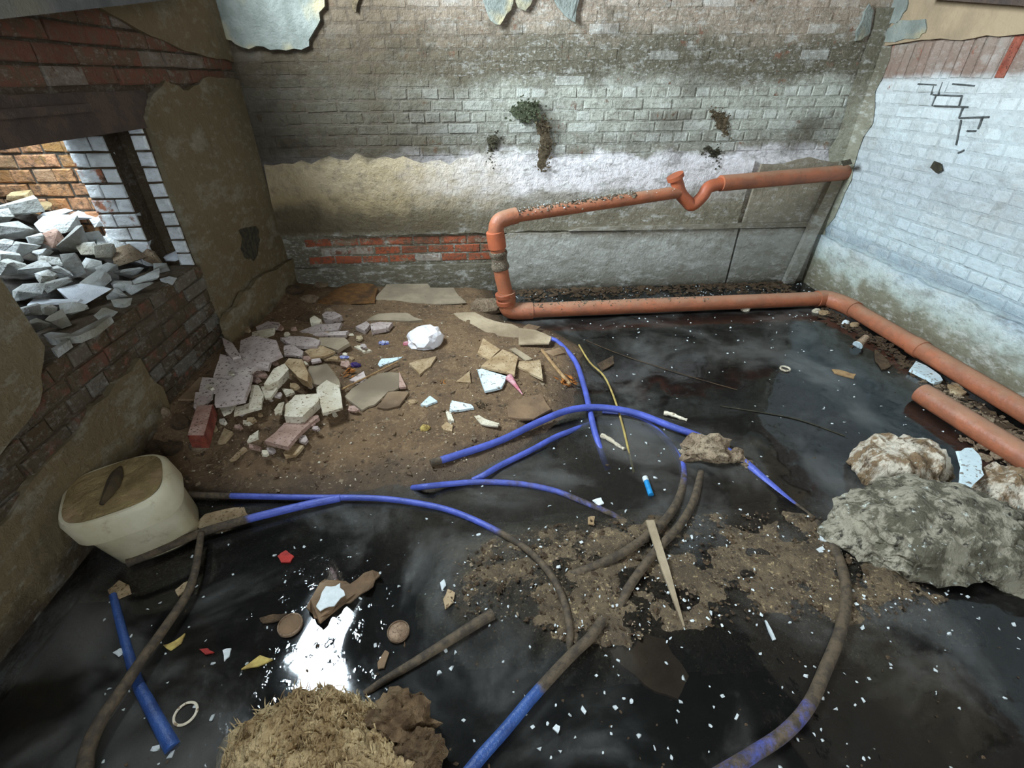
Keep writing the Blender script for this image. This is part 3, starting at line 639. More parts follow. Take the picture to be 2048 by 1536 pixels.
# ground run
e1 = V((2.80, 3.44, .065)); e2 = V((2.90, 3.30, .065)); e3 = V((2.925, 1.2, .065))
part_tube(pr, 'ground_pipe', [base+V((.1, 0, 0)), base.lerp(e1, .5), e1], PR, M['pipe'])
part_tube(pr, 'corner_bend', smoothpath([e1-V((.06, 0, 0)), e1+V((.02, 0, 0)), e2+V((-.03, .07, 0)), e2+V((0, -.03, 0)), e2-V((-.003, .1, 0))], 5), PR+.008, M['pipe'])
part_tube(pr, 'side_pipe', [e2, e2.lerp(e3, .5), e3], PR, M['pipe'])
collar(pr, 'collar', e2.lerp(e3, .34)+V((0, .04, 0)), e2.lerp(e3, .34)-V((0, .04, 0)), PR+.006, M['pipe'])
# riser with elbows
top = ay(992, 452, 3.40)
part_tube(pr, 'foot_elbow', smoothpath([base+V((.2, 0, -.002)), base+V((.06, 0, 0)), base+V((.005, 0, .03)), base+V((0, 0, .1)), base+V((-.003, 0, .16))], 5), PR+.009, M['pipe'])
tp = V((top.x, 3.40, .62))
part_tube(pr, 'riser', [base+V((0, 0, .1)), base.lerp(tp, .5), tp], PR-.002, M['pipe'])
for z0, z1 in ((.13, .165), (.185, .22)):
    k0, k1 = base.lerp(tp, (z0-.065)/.555), base.lerp(tp, (z1-.065)/.555); collar(pr, 'coupling_ring', k0, k1, PR+.016)
k0, k1 = base.lerp(tp, .62), base.lerp(tp, .86); part_tube(pr, 'grimy_sleeve', smoothpath([k0, k0.lerp(k1, .3), k0.lerp(k1, .7), k1], 3), lambda t: PR+.004+.006*math.sin(t*9), M['pipe_grime'], label='grey crusted sleeve on the riser')
k0, k1 = base.lerp(tp, .9), base.lerp(tp, 1.12); collar(pr, 'socket', k0, k1, PR+.008)
u0 = V((tp.x, 3.40, .72)); 
def U(px, py, y): return ay(px, py, y)
uR = U(1358, 384, 3.655); uL = u0+V((.1, .03, .055))
part_tube(pr, 'top_elbow', smoothpath([tp, u0-V((0, 0, .02)), u0+V((.02, .006, .03)), u0+V((.08, .02, .052)), uL+V((.05, .01, .008))], 5), PR-.002, M['pipe'])
part_tube(pr, 'upper_pipe', [uL, uL.lerp(uR, .5), uR], PR-.014, M['pipe'])
# trap: collar open at the top, dip, then the rising run to the corner
t0 = U(1352, 358, 3.66); t1 = U(1360, 385, 3.66); t2 = U(1385, 410, 3.67); t3 = U(1418, 374, 3.69); t4 = U(1450, 366, 3.71); t5 = U(1690, 345, 3.93)
part_tube(pr, 'trap', smoothpath([t0, t1, t1.lerp(t2, .55)+V((0, 0, -.01)), t2, t2.lerp(t3, .5)+V((.015, 0, 0)), t3, t4], 6), PR-.012, M['pipe_bright'], label='bright orange swan-neck trap with open mouth')
part_tube(pr, 'trap_mouth', [t0-(t1-t0)*.02, t0+(t0-t1).normalized()*.03], PR+.004, M['pipe_bright'])
part_tube(pr, 'corner_run', [t4-(t5-t4).normalized()*.04, t4.lerp(t5, .5), t5], PR, M['pipe'])
# loose length lying half in the water
lo_ = empty('loose_pipe', az(1900, 822, 0), 'loose orange pipe length lying in the water beside the right wall run', 'pipe')
a, b = az(1843, 786, .05), az(2160, 985, .05)
v, f = tube([a, a.lerp(b, .5), b], .06, 18, cap=False); v2, f2 = tube([a, a.lerp(b, .5), b], .053, 18, cap=False)
mob('pipe_barrel', v+v2, f+[tuple(i+len(v) for i in reversed(q)) for q in f2]+[(k, (k+1) % 18, len(v)+(k+1) % 18, len(v)+k) for k in range(18)], M['pipe'], lo_, smooth=True)
part_tube(lo_, 'silt_plug', [a+(b-a).normalized()*.01, a+(b-a).normalized()*.02], .052, M['pipe_bright'], label='orange end cap')

# corner post
p0, p1 = az(1606, 582, 0), ay(1690, 338, D-.06)
v, f = [], []
d = V((.1, 0, 0)); dy = V((0, -.05, 0))
for p in (V((2.80, D-.05, -.1)), V((2.94, D-.055, .93))):
    v += [p-d/2, p+d/2, p+d/2+dy, p-d/2+dy]
f = [(0, 1, 2, 3), (4, 5, 6, 7)]+[(i, (i+1) % 4, 4+(i+1) % 4, 4+i) for i in range(4)]
tag(mob('corner_post', v, f, M['concrete']), 'grey post leaning in the far right corner under the pipe end', 'post')

# ------------------------------------------------------------------ bucket with a mud-caked lid
def rsq(r, k, z, n=40, c=(0, 0)):
    out = []
    for i in range(n):
        t = 2*math.pi*i/n; cx, sx = math.cos(t), math.sin(t)
        out.append(V((c[0]+r*math.copysign(abs(cx)**k, cx), c[1]+r*math.copysign(abs(sx)**k, sx), z)))
    return out
def loft(rings, cap0=True, cap1=True):
    n = len(rings[0]); v = [q for r in rings for q in r]; f = []
    for i in range(len(rings)-1):
        f += [(i*n+k, i*n+(k+1) % n, (i+1)*n+(k+1) % n, (i+1)*n+k) for k in range(n)]
    if cap0: f.append(tuple(range(n))[::-1])
    if cap1: f.append(tuple((len(rings)-1)*n+k for k in range(n)))
    return v, f
bk = empty('plastic_tub', (-1.405, 1.435, -.02), 'dirty white plastic tub with mud caked lid against the left wall', 'tub')
BH = .27; TZ = 1.1
def bpart(name, v, f, mat, smooth=True, label=None):
    R = Matrix.Rotation(.5, 4, 'Z'); sh = lambda q: V((q.x-.10*q.z/BH*.5, q.y-.02*q.z/BH, q.z*TZ))
    o = link(name, pymesh(name, [sh(R @ V(q)) for q in v], f, mat, smooth), bk)
    if label: o['label'] = label
    return o
v, f = loft([rsq(.135, .62, 0), rsq(.145, .6, .01), rsq(.163, .6, .19), rsq(.165, .6, .21)]); bpart('tub_body', v, f, M['bucket'])
v, f = loft([rsq(.17, .6, .175), rsq(.18, .6, .18), rsq(.178, .6, .255), rsq(.168, .6, .27), rsq(.158, .6, .272), rsq(.154, .6, .262)]); bpart('tub_lid', v, f, M['bucket'])
vv, ff = loft([rsq(.157*s, .6+.4*(1-s), .270+.010*(1-s)) for s in (1, .93, .85, .75, .65, .55, .45, .35, .25, .12)]); vv = [q+V((0, 0, .010*abs(noise.fractal(q*16, .8, 2, 4)))) for q in vv]; bpart('mud_cake', vv, ff, M['lidmud'], label='lumpy mud crust on the lid')
v, f = tube(smoothpath([(-.03, -.10, .282), (.0, -.04, .288), (.015, .04, .288), (.02, .105, .282)], 4), lambda t: .006+.016*math.sin(math.pi*t), 8); bpart('lid_handle_slot', v, f, M['groove'], label='dark slot across the lid')

# ------------------------------------------------------------------ hoses
def hose(name, pts, r, label, mud=lambda t: 0, mat='hose', dz=.0, cat='hose', group=None, sides=10):
    P = []
    for q in pts:
        if len(q) > 2: P.append(az(q[0], q[1], q[2]))
        else:
            p = hit(*q); P.append(p+V((0, 0, (r if not callable(r) else r(.5))*.8+dz)))
    path = smoothpath(P, 8); v, f = tube(path, r, sides); o = mob(name, v, f, M[mat], smooth=True)
    at = o.data.attributes.new('mud', 'FLOAT', 'POINT'); n = len(path)
    at.data.foreach_set('value', [mud((i//sides)/(n-1)) for i in range(len(v))])
    return tag(o, label, cat, group)
ss = lambda a, b: (lambda t: max(0, min(1, (t-a)/(b-a))))
hose('hose', [(1098, 676, .03), (1118, 686, .03), (1150, 722, .022), (1168, 772, .02), (1180, 822, .018), (1190, 865, .004), (1203, 905, -.02), (1216, 940, -.07)], .017, 'blue hose emerging from under the long cardboard sheet and sinking in the water')
hose('hose', [(862, 931), (915, 915), (1000, 886), (1080, 843, .045), (1140, 820, .05), (1200, 815, .045), (1270, 826, .04), (1340, 852, .03), (1395, 872, .025), (1440, 893, .02), (1490, 925, .004), (1535, 965, -.008), (1580, 1005, -.016), (1625, 1040, -.016), (1662, 1085, .0), (1685, 1140, .008), (1692, 1200, .012), (1680, 1265, .012), (1650, 1340, .008), (1618, 1410, .006), (1570, 1465, .006), (1500, 1512, .008), (1420, 1560, .01)], .019, 'long blue hose arching past the rock then looping muddy down the right side', lambda t: .8 if t < .02 else max(.12, min(1, (t-.52)/.06))*(.98 if t < .86 else .6), sides=12)
hose('hose', [(1205, 822, .002), (1260, 832, -.01), (1310, 858, -.016), (1345, 895, -.018), (1366, 935, -.014), (1362, 985, -.004), (1335, 1035, .012), (1290, 1075, .016), (1235, 1112, .012), (1165, 1142, .0), (1120, 1160, -.03)], .018, 'grey blue hose curling under the arch into the sludge', ss(.3, .55))
hose('hose', [(1402, 945, -.01), (1388, 1000, .004), (1360, 1050, .014), (1318, 1095, .018), (1282, 1140, .014), (1255, 1180, .006), (1235, 1225, -.02)], .017, 'muddy black hose running beside the curling hose through sludge', lambda t: 1)
hose('hose', [(825, 976, -.005), (850, 973, .03), (900, 968, .012), (960, 964, .008), (1040, 968, .006), (1110, 982, .002), (1170, 1006, .0), (1225, 1030, -.004), (1280, 1065, -.03)], .014, 'thin blue hose lying along the mud edge and fading under water', lambda t: .22+.5*t)
hose('hose', [(946, 961, -.01), (970, 949, .016), (1000, 935), (1060, 905), (1110, 878), (1142, 862, .0), (1180, 848, -.03)], .015, 'short straight blue hose beneath the large blue arch')
hose('hose', [(378, 988, .03), (440, 991, .025), (520, 993, .022), (620, 995, .02), (740, 996, .016), (820, 1004, .012), (900, 1021, .006), (980, 1055, .004), (1050, 1096, .012), (1098, 1145, .014), (1125, 1195, .012), (1138, 1245, .008), (1140, 1300, -.01), (1136, 1340, -.05)], .014, 'blue hose from behind the tub bending through the sludge bar', lambda t: .85 if t < .1 else (.26 if t < .5 else min(1, (t-.5)/.1)))
hose('hose', [(255, 1126, .02), (320, 1099, .026), (400, 1066, .03), (470, 1045, .03), (540, 1027, .028), (620, 1008, .024), (680, 996, .02)], .018, 'grey muddy hose with blue end passing in front of the tub', lambda t: 1-max(0, min(1, (t-.5)/.15)))
hose('hose', [(402, 1068, .05), (396, 1110, .05), (388, 1150, .045), (372, 1192, .04), (330, 1255, .04), (285, 1318, .045), (240, 1385, .045), (200, 1445, .045), (176, 1500, .045), (165, 1570, .05)], lambda t: .012+.009*t, 'dark muddy hose crossing the black water at the lower left', lambda t: 1)
hose('hose', [(226, 1190, .01), (240, 1245, .004), (258, 1310, .0), (275, 1365, .002), (296, 1405, .006), (320, 1450, .006), (346, 1497, -.004)], lambda t: .012+.009*t, 'blue hose half sunk under the dark hose at lower left', lambda t: .25 if t < .4 else 0, mat='hose_light')
hose('hose', [(1205, 1240, .012), (1180, 1275, .014), (1145, 1308, .014), (1105, 1350, .014), (1060, 1400, .014), (1010, 1460, .012), (965, 1510, .01), (925, 1560, .01)], .018, 'muddy hose turning blue as it leaves the sludge toward the bottom edge', lambda t: 1 if t < .45 else max(0, 1-(t-.45)/.12), mat='hose_light')
hose('root', [(985, 1228, .006), (940, 1255, .01), (880, 1293, .01), (820, 1330, .008), (770, 1360, .006), (728, 1388, .0)], lambda t: .02-.010*t, 'tapering brown root reaching from the sludge to the straw heap', lambda t: 1, cat='root')

# ------------------------------------------------------------------ slabs, tiles and boards on the mud bank
z2 = lambda *p: Z(350, 500, 3.658, p)
z3 = lambda *p: Z(700, 520, 3.7236, p)
def shard(name, outline, mat, label, cat, lift=.02, th=.014, tilt=(0, 0), jit=.02, sub=1, group=None):
    cx = sum(p[0] for p in outline)/len(outline); cy = sum(p[1] for p in outline)/len(outline)
    c = hit(cx, cy)+V((0, 0, lift)); n = V((tilt[0], tilt[1], 1)).normalized()
    size = max(max(p[0] for p in outline)-min(p[0] for p in outline), 8); top = []
    for q in ragged(outline, size*jit, sub):
        r = ray(*q); top.append(C0+r*((c-C0).dot(n)/r.dot(n)))
    v, f = prism(top, n, th, -.02); o = mob(name, v, f, M[mat]); return tag(o, label, cat, group)
SH_ = [
 ('broken_slab', z2((480,660),(570,625),(740,660),(780,760),(690,800),(560,800),(470,760)), 'mauve', 'large mauve grey slab at the top of the broken tile pile', .07),
 ('broken_slab', z2((345,640),(420,680),(475,765),(420,790),(370,740)), 'mauve', 'narrow mauve slab sloping at the left edge of the tile pile', .06),
 ('broken_slab', z2((430,800),(560,790),(700,800),(680,865),(600,850),(520,912),(440,900)), 'mauve', 'flat grey slab under the large mauve one, near pile centre', .05),
 ('broken_slab', z2((200,930),(385,950),(310,1030),(175,1035)), 'mauve', 'dim slab at the shadowed left end of the tile pile', .045),
 ('broken_slab', z2((300,1030),(390,952),(460,912),(560,905),(540,1000),(505,1092),(290,1128)), 'mauve', 'big speckled slab just behind the red brick', .075),
 ('broken_slab', z2((330,760),(440,790),(440,920),(280,925),(310,830)), 'mauve', 'blurred lilac slab on the upper left slope of the tile pile', .035),
 ('tile_shard', z2((565,985),(612,990),(650,1060),(630,1150),(430,1205),(440,1150),(540,1120)), 'cream', 'hook shaped pale shard right of the red brick', .06),
 ('tile_shard', z2((630,1000),(740,985),(750,1010),(700,1080),(660,1080)), 'cream', 'small four sided pale shard below the white block', .06),
 ('tile_shard', z2((780,1010),(860,1020),(875,1040),(810,1062)), 'cream', 'little pale chip between thick block and ochre wedge', .05),
 ('broken_slab', z2((980,850),(1110,830),(1200,950),(1210,1000),(1040,985),(960,960)), 'greyb', 'grey slab half covered by the cream stained tile', .05),
 ('tile_shard', z2((1030,1010),(1110,950),(1200,990),(1225,1150),(1080,1195),(1055,1100)), 'cream', 'cream tile with brown stains at the right of the pile', .07),
 ('tile_shard', z2((150,1040),(278,1032),(270,1080),(205,1140),(135,1150)), 'mauve', 'pale shard touching the far end of the red brick', .06),
 ('tile_shard', z2((320,1140),(445,1120),(400,1180),(350,1202)), 'cream', 'pale wedge shard right beside the red brick', .045),
 ('broken_slab', z2((590,560),(680,520),(765,530),(740,565),(600,578)), 'mauve', 'small slab at the back of the pile beside the pale block', .06),
 ('tile_shard', z2((565,600),(730,570),(720,610),(640,645),(560,632)), 'cream', 'pale shard wedged above the large mauve slab', .08),
 ('wood_strip', z2((375,612),(385,602),(510,572),(512,582)), 'greyb', 'thin pale strip poking out behind the tile pile', .08),
 ('broken_slab', z2((910,595),(1060,540),(1222,530),(1195,582),(1000,602)), 'mauve', 'long slab at the back right of the tile pile', .05),
 ('broken_slab', z2((920,603),(1270,590),(1250,622),(1000,628)), 'mauve', 'slab edge lying under the long back right slab', .03),
 ('broken_slab', z2((770,640),(850,630),(1000,640),(1060,662),(1040,705),(900,702),(830,682)), 'mauve', 'slab in the second row behind the white block', .05),
 ('broken_slab', z2((1055,640),(1240,640),(1275,680),(1190,732),(1050,690)), 'greyb', 'greyish slab at the right of the second row', .035),
 ('tile_shard', z2((795,700),(860,688),(940,740),(930,780),(800,765)), 'mauve', 'small grey shard between second row slabs and white block', .04),
 ('tile_shard', z2((945,740),(1060,695),(1170,740),(1090,777),(990,785)), 'tan', 'tan speckled shard above the grey slab', .04),
 ('tile_shard', z2((1060,775),(1080,768),(1195,778),(1190,802),(1090,800)), 'tan', 'narrow tan shard right of the pebbles', .025),
 ('tile_shard', z2((985,800),(1060,788),(1070,808),(1000,822)), 'mauve', 'narrow pale sliver left of the tan shard', .03),
 ('broken_slab', z2((1400,515),(1490,465),(1700,460),(1812,510),(1620,514)), 'greyb', 'flat grey slab lying alone behind the plastic bag', .02),
 ('tile_shard', z2((1485,835),(1510,795),(1665,780),(1600,815),(1500,852)), 'white', 'white glazed sliver just left of the plastic bag', .015),
 ('wet_board', z2((1240,1070),(1300,1000),(1500,900),(1640,900),(1635,1010),(1560,1035),(1460,1130),(1370,1170)), 'greyb', 'large grey board under the long thin stick', .02),
 ('wet_board', z2((1480,1150),(1560,1035),(1712,1040),(1640,1140),(1560,1160)), 'brownb', 'brown wet board overlapping the large grey board', .015),
 ('tile_shard', z2((1640,890),(1692,1000),(1640,1005)), 'pinkt', 'small pinkish triangle beside the grey board corner', .03),
 ('tile_shard', z2((1275,950),(1380,885),(1402,940),(1340,975)), 'mauve', 'pale shard beside the dead leaves and purple wrapper', .02),
 ('tile_shard', z2((1310,705),(1360,698),(1440,735),(1380,748)), 'cream', 'thin cream shard on open dirt behind the wrappers', .015),
 ('broken_tile', z2((655,1395),(800,1265),(1040,1205),(1052,1225),(930,1320),(825,1440)), 'pinkt', 'long pink tile at the front edge of the pile', .05),
 ('tile_shard', z2((525,1400),(545,1360),(610,1318),(605,1370)), 'cream', 'upright pale sliver left of the long pink tile', .05),
 ('tile_shard', z2((540,1415),(632,1440),(622,1462),(540,1442)), 'pinkt', 'little pink piece in front of the pale sliver', .02),
 ('tile_shard', z2((400,1535),(500,1440),(525,1452),(440,1525)), 'tan', 'thin tan splinter at the muddy front of the pile', .02),
 ('tile_shard', z2((790,1480),(870,1410),(940,1430),(880,1500),(805,1512)), 'tan', 'dull tan piece in front of the long pink tile', .02),
 ('tile_shard', z2((310,1410),(360,1300),(422,1330),(360,1402)), 'tan', 'ochre lump shard right in front of the red brick', .03),
 ('tile_shard', z2((725,1170),(760,1120),(800,1110),(780,1190),(732,1202)), 'cream', 'small cream shard left of the thick block', .05),
 ('wet_board', z2((1040,380),(1150,300),(1300,240),(1450,250),(1480,282),(1460,380),(1200,392)), 'ochre', 'orange brown soaked sheet near the back left corner', .03),
 ('wet_board', z3((175,290),(320,100),(560,170),(600,205),(770,205),(862,310),(640,322),(345,300)), 'greyb', 'broad grey board lying against the foot of the back wall', .03),
 ('wet_board', z3((505,158),(690,140),(690,195),(560,200)), 'tan', 'small pale plank on the broad grey board', .05),
 ('cardboard_sheet', z3((775,395),(930,390),(1010,430),(1150,470),(1255,500),(1255,575),(1080,560),(1000,530),(830,445)), 'card', 'long torn cardboard sheet left of the riser foot', .03),
 ('cardboard_sheet', z3((1255,505),(1380,520),(1500,572),(1480,620),(1258,625)), 'card', 'square ended cardboard flap above the blue hose end', .045),
 ('cardboard_sheet', z3((1290,500),(1330,475),(1420,495),(1390,517),(1310,517)), 'brownb', 'small curled brown card beside the cardboard flap', .05),
 ('tile_shard', z3((950,690),(990,580),(1120,665),(1040,742)), 'tan', 'yellowish tile, rear one of the overlapping pair', .02),
 ('tile_shard', z3((975,790),(1040,740),(1135,665),(1252,720),(1225,855),(1100,820)), 'tan', 'large yellowish tile overlapping the rear one', .035),
 ('tile_shard', z3((1245,790),(1260,755),(1415,745),(1435,885),(1340,840)), 'tan', 'yellowish tile right of the overlapping pair', .02),
 ('tile_shard', z3((950,815),(980,808),(1165,865),(1130,945),(1005,975)), 'white', 'pale blue white glazed tile piece in front of yellowish tiles', .025),
 ('tile_shard', z3((440,770),(530,740),(645,715),(600,790),(520,850)), 'tan', 'pointed tan shard just under the plastic bag', .02),
 ('tile_shard', z3((790,905),(890,825),(900,912)), 'tan', 'tan triangle shard left of the white glazed tile', .015),
 ('tile_shard', z3((525,1075),(595,1010),(650,1050),(570,1082)), 'white', 'small white triangular shard on the open mud', .012),
 ('tile_shard', z3((742,1122),(755,1045),(900,1075),(922,1100),(820,1116)), 'white', 'white shard with dark dots on the open mud', .012),
 ('tile_shard', z3((710,1120),(750,1130),(775,1195),(735,1198)), 'cream', 'curved cream scrap under the dotted shard', .012),
 ('tile_shard', z3((680,1240),(720,1205),(765,1230),(760,1275),(700,1266)), 'tan', 'small tan flake in front of the cream scrap', .012),
 ('wet_board', z3((1160,980),(1280,1020),(1430,1000),(1495,1110),(1370,1180),(1180,1170)), 'brownb', 'brown sheet with pale edges behind the blue arch', .012),
 ('wood_strip', z3((1190,660),(1230,652),(1360,735),(1310,747)), 'card', 'short pale plank behind the yellowish tiles', .025),
 ('plastic_scrap', z3((890,1125),(930,1130),(1010,1185),(1112,1215),(1100,1237),(980,1222)), 'cream', 'translucent pale scrap of film in front of dotted shard', .01),
 ('bark_chip', z3((1840,770),(1960,712),(1965,770),(1880,822)), 'bark', 'brown bark chip floating behind the yellow stem', .012),
 ('wet_board', z2((20,1090),(180,930),(300,940),(130,1090)), 'brownb', 'dark brown board on the shadowed left slope', .02),
 ('tile_shard', z3((1440,680),(1560,650),(1600,690),(1500,720)), 'brownb', 'dull brown flake between cardboard flap and blue hose', .01),
]
rt_ = random.Random(3)
for s in SH_:
    nm, ol, mt, lab, lift = s
    cat = {'broken_slab': 'slab', 'tile_shard': 'shard', 'wet_board': 'board', 'wood_strip': 'strip', 'broken_tile': 'tile', 'cardboard_sheet': 'cardboard', 'plastic_scrap': 'plastic', 'bark_chip': 'bark'}[nm]
    th = {'broken_slab': .022, 'tile_shard': .014, 'wet_board': .01, 'broken_tile': .022, 'cardboard_sheet': .008}.get(nm, .008)
    k = .12 if nm in ('broken_slab', 'tile_shard') and lift > .03 else .04
    shard(nm, ol, mt, lab, cat, lift, th, (rt_.uniform(-k, k), -rt_.uniform(0, k)), group='broken slabs and tiles on the mud bank' if nm in ('broken_slab', 'tile_shard') else None)
# thick blocks of the pile
def block(name, outline, mat, label, lift, th, tilt=(0, 0)):
    return shard(name, outline, mat, label, 'block', lift, th, tilt, .015, 1)
block('rubble_block', z2((650,980),(720,870),(800,830),(832,870),(760,950),(690,987)), 'cream', 'clean white block standing out in the pile centre', .11, .06, (.25, -.1))
block('rubble_block', z2((800,830),(832,790),(930,800),(975,900),(970,962),(900,930)), 'tan', 'ochre wedge with reddish underside beside the white block', .1, .05, (-.2, -.1))
block('rubble_block', z2((800,1215),(808,1130),(880,1060),(1040,1050),(1052,1100),(930,1220)), 'cream', 'thick pale block with dark spots at pile front', .085, .05, (.05, -.08))
block('rubble_block', z2((485,520),(500,500),(610,485),(632,520),(560,555),(490,550)), 'cream', 'pale block at the back left of the pile', .09, .05)
block('rubble_block', z2((1075,470),(1100,450),(1165,450),(1222,480),(1150,510),(1090,500)), 'mauve', 'grey lump behind the pile, right one of two', .05, .04)
block('rubble_block', z2((985,500),(1020,480),(1072,510),(1060,537),(990,530)), 'cream', 'small pale lump behind the pile, left one of two', .05, .04)
block('rubble_block', z2((1320,560),(1400,520),(1427,545),(1390,590)), 'mauve', 'grey lump in front of the lone flat slab', .035, .03)
block('rubble_block', z2((1430,540),(1500,525),(1592,530),(1560,570),(1440,592)), 'mauve', 'hollow grey lump in front of the lone flat slab', .035, .03)
FR_ = [(480,915),(560,880),(600,905),(600,870),(585,945),(700,1000),(690,1090),(760,1055),(870,990),(990,990),(900,900),(940,830),(960,790),(1200,745),(1240,760),(1290,790),(620,850),(640,910),(480,1180),(520,1260),(460,1290),(560,1240),(620,1200),(1000,1260),(1030,1300),(940,1380),(700,1460),(660,1480),(1090,1180),(1170,1200),(1300,1160),(760,560),(820,610),(870,580),(530,580),(560,700),(410,900),(250,1000),(350,1250),(280,1300),(1380,700),(1350,640),(1250,830),(1010,900),(840,1260),(1110,1100),(1110,600),(1290,620),(1080,720),(730,820)]
SEEN = {}
mid2 = lambda o: (sum(q[0] for q in o)/len(o), sum(q[1] for q in o)/len(o))
for k, (a, b) in enumerate(FR_):
    r = random.Random(k+900); w_ = r.uniform(5, 12); p = z2((a, b))[0]; ol = [(p[0]+w_*math.cos(q)*r.uniform(.7, 1.2), p[1]+w_*.6*math.sin(q)*r.uniform(.7, 1.2)) for q in (.2, 1.3, 2.6, 3.9, 5.1)]
    mt = r.choice(('mauve', 'cream', 'tan', 'pinkt')); near = min((q for q in SH_ if q[0] != 'wet_board'), key=lambda q: math.dist(mid2(q[1]), p)); m = mid2(near[1])
    rel = ('left of' if p[0] < m[0] else 'right of') if abs(p[0]-m[0]) > abs(p[1]-m[1])*1.3 else ('behind' if p[1] < m[1] else 'in front of')
    wd_ = f"{dict(mauve='grey', pinkt='pink').get(mt, mt)} chip {rel} the {near[3]}".split()[:14]
    while wd_[-1] in ('the', 'of', 'at', 'in', 'with', 'and', 'under', 'from', 'beside', 'large', 'right', 'to', 'left', 'between', 'front', 'one'): wd_.pop()
    base_n = ' '.join(wd_).rstrip(','); q_ = SEEN.get(base_n, 0); SEEN[base_n] = q_+1
    lab_n = ('', 'another ', 'a third ', 'a fourth ', 'a fifth ')[q_]+base_n
    shard('tile_fragment', ol, mt, lab_n, 'fragment', r.uniform(.015, .05), .014, (r.uniform(-.25, .25), r.uniform(-.3, .1)), .03, 1, 'small tile fragments in the pile')
# the red brick: mortar-smeared top on red body
bt = [hit(*p) for p in z2((90,1360),(160,1140),(278,1130),(212,1362))]; zt = max(p.z for p in bt)+.075
tp4 = [az(*p, zt) for p in z2((90,1360),(160,1140),(278,1130),(212,1362))]
rb = empty('red_brick', V((sum(p.x for p in tp4)/4, sum(p.y for p in tp4)/4, zt-.07)), 'red brick with mortar smeared top at the left front of the pile', 'brick')
v, f = prism(tp4, V((0, 0, 1)), .068, -.02); mob('brick_body', v, f, M['redbrick'], rb)
cc = sum(tp4, V())/4
top2 = [p+V((0, 0, .003)) for p in [cc+(q-cc)*.96 for q in tp4]]; v, f = prism(top2, V((0, 0, 1)), .006); mob('mortar_smear', v, f, M['brickface'], rb)

# round stones on the bank
def lump(name, px, py, wpx, hz, mat, label, cat='stone', seed=1, amp=.25, fr=1.3, dz=0, asp=.8, sub=3, smooth=False, p=None):
    p = p or hit(px, py); dep = (p-C0).dot(fw); r = wpx/F*dep/2
    v, f = blob(sub, r, r*asp, hz, amp, fr, seed); o = link(name, pymesh(name, v, f, M[mat], smooth), None, p+V((0, 0, hz*.3+dz))); return tag(o, label, cat)
lump('stone', 399, 896, 34, .03, 'rock', 'round grey stone just in front of the red brick', seed=2)
lump('stone', 962, 585, 62, .075, 'rock', 'domed mortar rock at the left foot of the riser', seed=3, amp=.3, asp=.7, p=V((.03, 3.55, .02)))
rk = lump('stone', 1408, 905, 92, .07, 'rock', 'knobbly brown rock in the water pinning the blue hose', seed=5, amp=.45, fr=1.6, p=az(1408, 905, .0), asp=.75, sub=4)
v, f = blob(3, .05, .045, .045, .5, 1.7, 9); o = link('rock_knob', pymesh('rock_knob', v, f, M['rock']), rk, V((.13, -.055, -.015)))
v, f = blob(3, .035, .03, .03, .5, 1.7, 19); o = link('rock_knob', pymesh('rock_knob', v, f, M['rock']), rk, V((.17, -.1, -.03)))
SL = ['brown stone in shadow, lower of two nearest behind the tub', 'brown stone highest on the shadowed slope above the tub', 'brown stone in shadow just left of the red brick', 'brown stone in shadow, upper of two nearest behind the tub', 'large shadowed stone between the tub and the round grey stone',
      'small stone right of the corner stones, behind the pile', 'small stone directly behind the pile lumps', 'dark stone midway along the back left corner heap', 'dark stone nearest the left plinth in the back corner', 'stone at the very back of the left corner']
for k, (px, py, w_) in enumerate([(310, 895, 36), (330, 830, 26), (362, 850, 34), (300, 850, 30), (345, 900, 40), (660, 632, 26), (610, 640, 24), (620, 600, 36), (590, 585, 40), (642, 572, 30)]):
    lump('stone', px, py, w_, .025+.01*(k % 3), 'rock' if k % 2 else 'bark', SL[k], seed=20+k)['group'] = 'shadowed stones by the tub' if k < 5 else 'stones in the back left corner'

# sticks
def stick(pts, r, mat, label, name='stick', dz=.01):
    P = [az(*q) if len(q) > 2 else hit(*q)+V((0, 0, dz)) for q in pts]; v, f = tube(smoothpath(P, 4), r, 7); return tag(mob(name, v, f, M[mat], smooth=True), label, name)
stick([z2((1230, 1050))[0], z2((1430, 950))[0], z2((1632, 848))[0]], .006, 'wood', 'long thin stick lying across the grey board', dz=.03)
stick([z3((1430, 690))[0], z3((1530, 820))[0], z3((1635, 945))[0]], .011, 'wood', 'pinkish wooden stick pointing at the dead leaves', dz=.02)
stick([z3((1150, 905))[0], z3((1250, 850))[0]], .003, 'bark', 'thin dark twig below the yellowish tile', dz=.01)
stick([(1158, 690, .012), (1180, 725, .014), (1208, 752, .012), (1228, 795, .01), (1245, 850, .006), (1258, 905, -.004), (1268, 945, -.03)], .006, 'yellow', 'curving yellow stem floating right of the blue hose', 'stem')
stick([(1170, 680, .003), (1250, 712, .004), (1370, 750, .004), (1475, 780, .003)], .0025, 'bark', 'long thin twig floating straight on the dark water')
stick([(1440, 812, .002), (1530, 826, .003), (1600, 840, .003), (1690, 872, .002)], .003, 'moss', 'fine dark cable floating beyond the brown rock', 'cable')
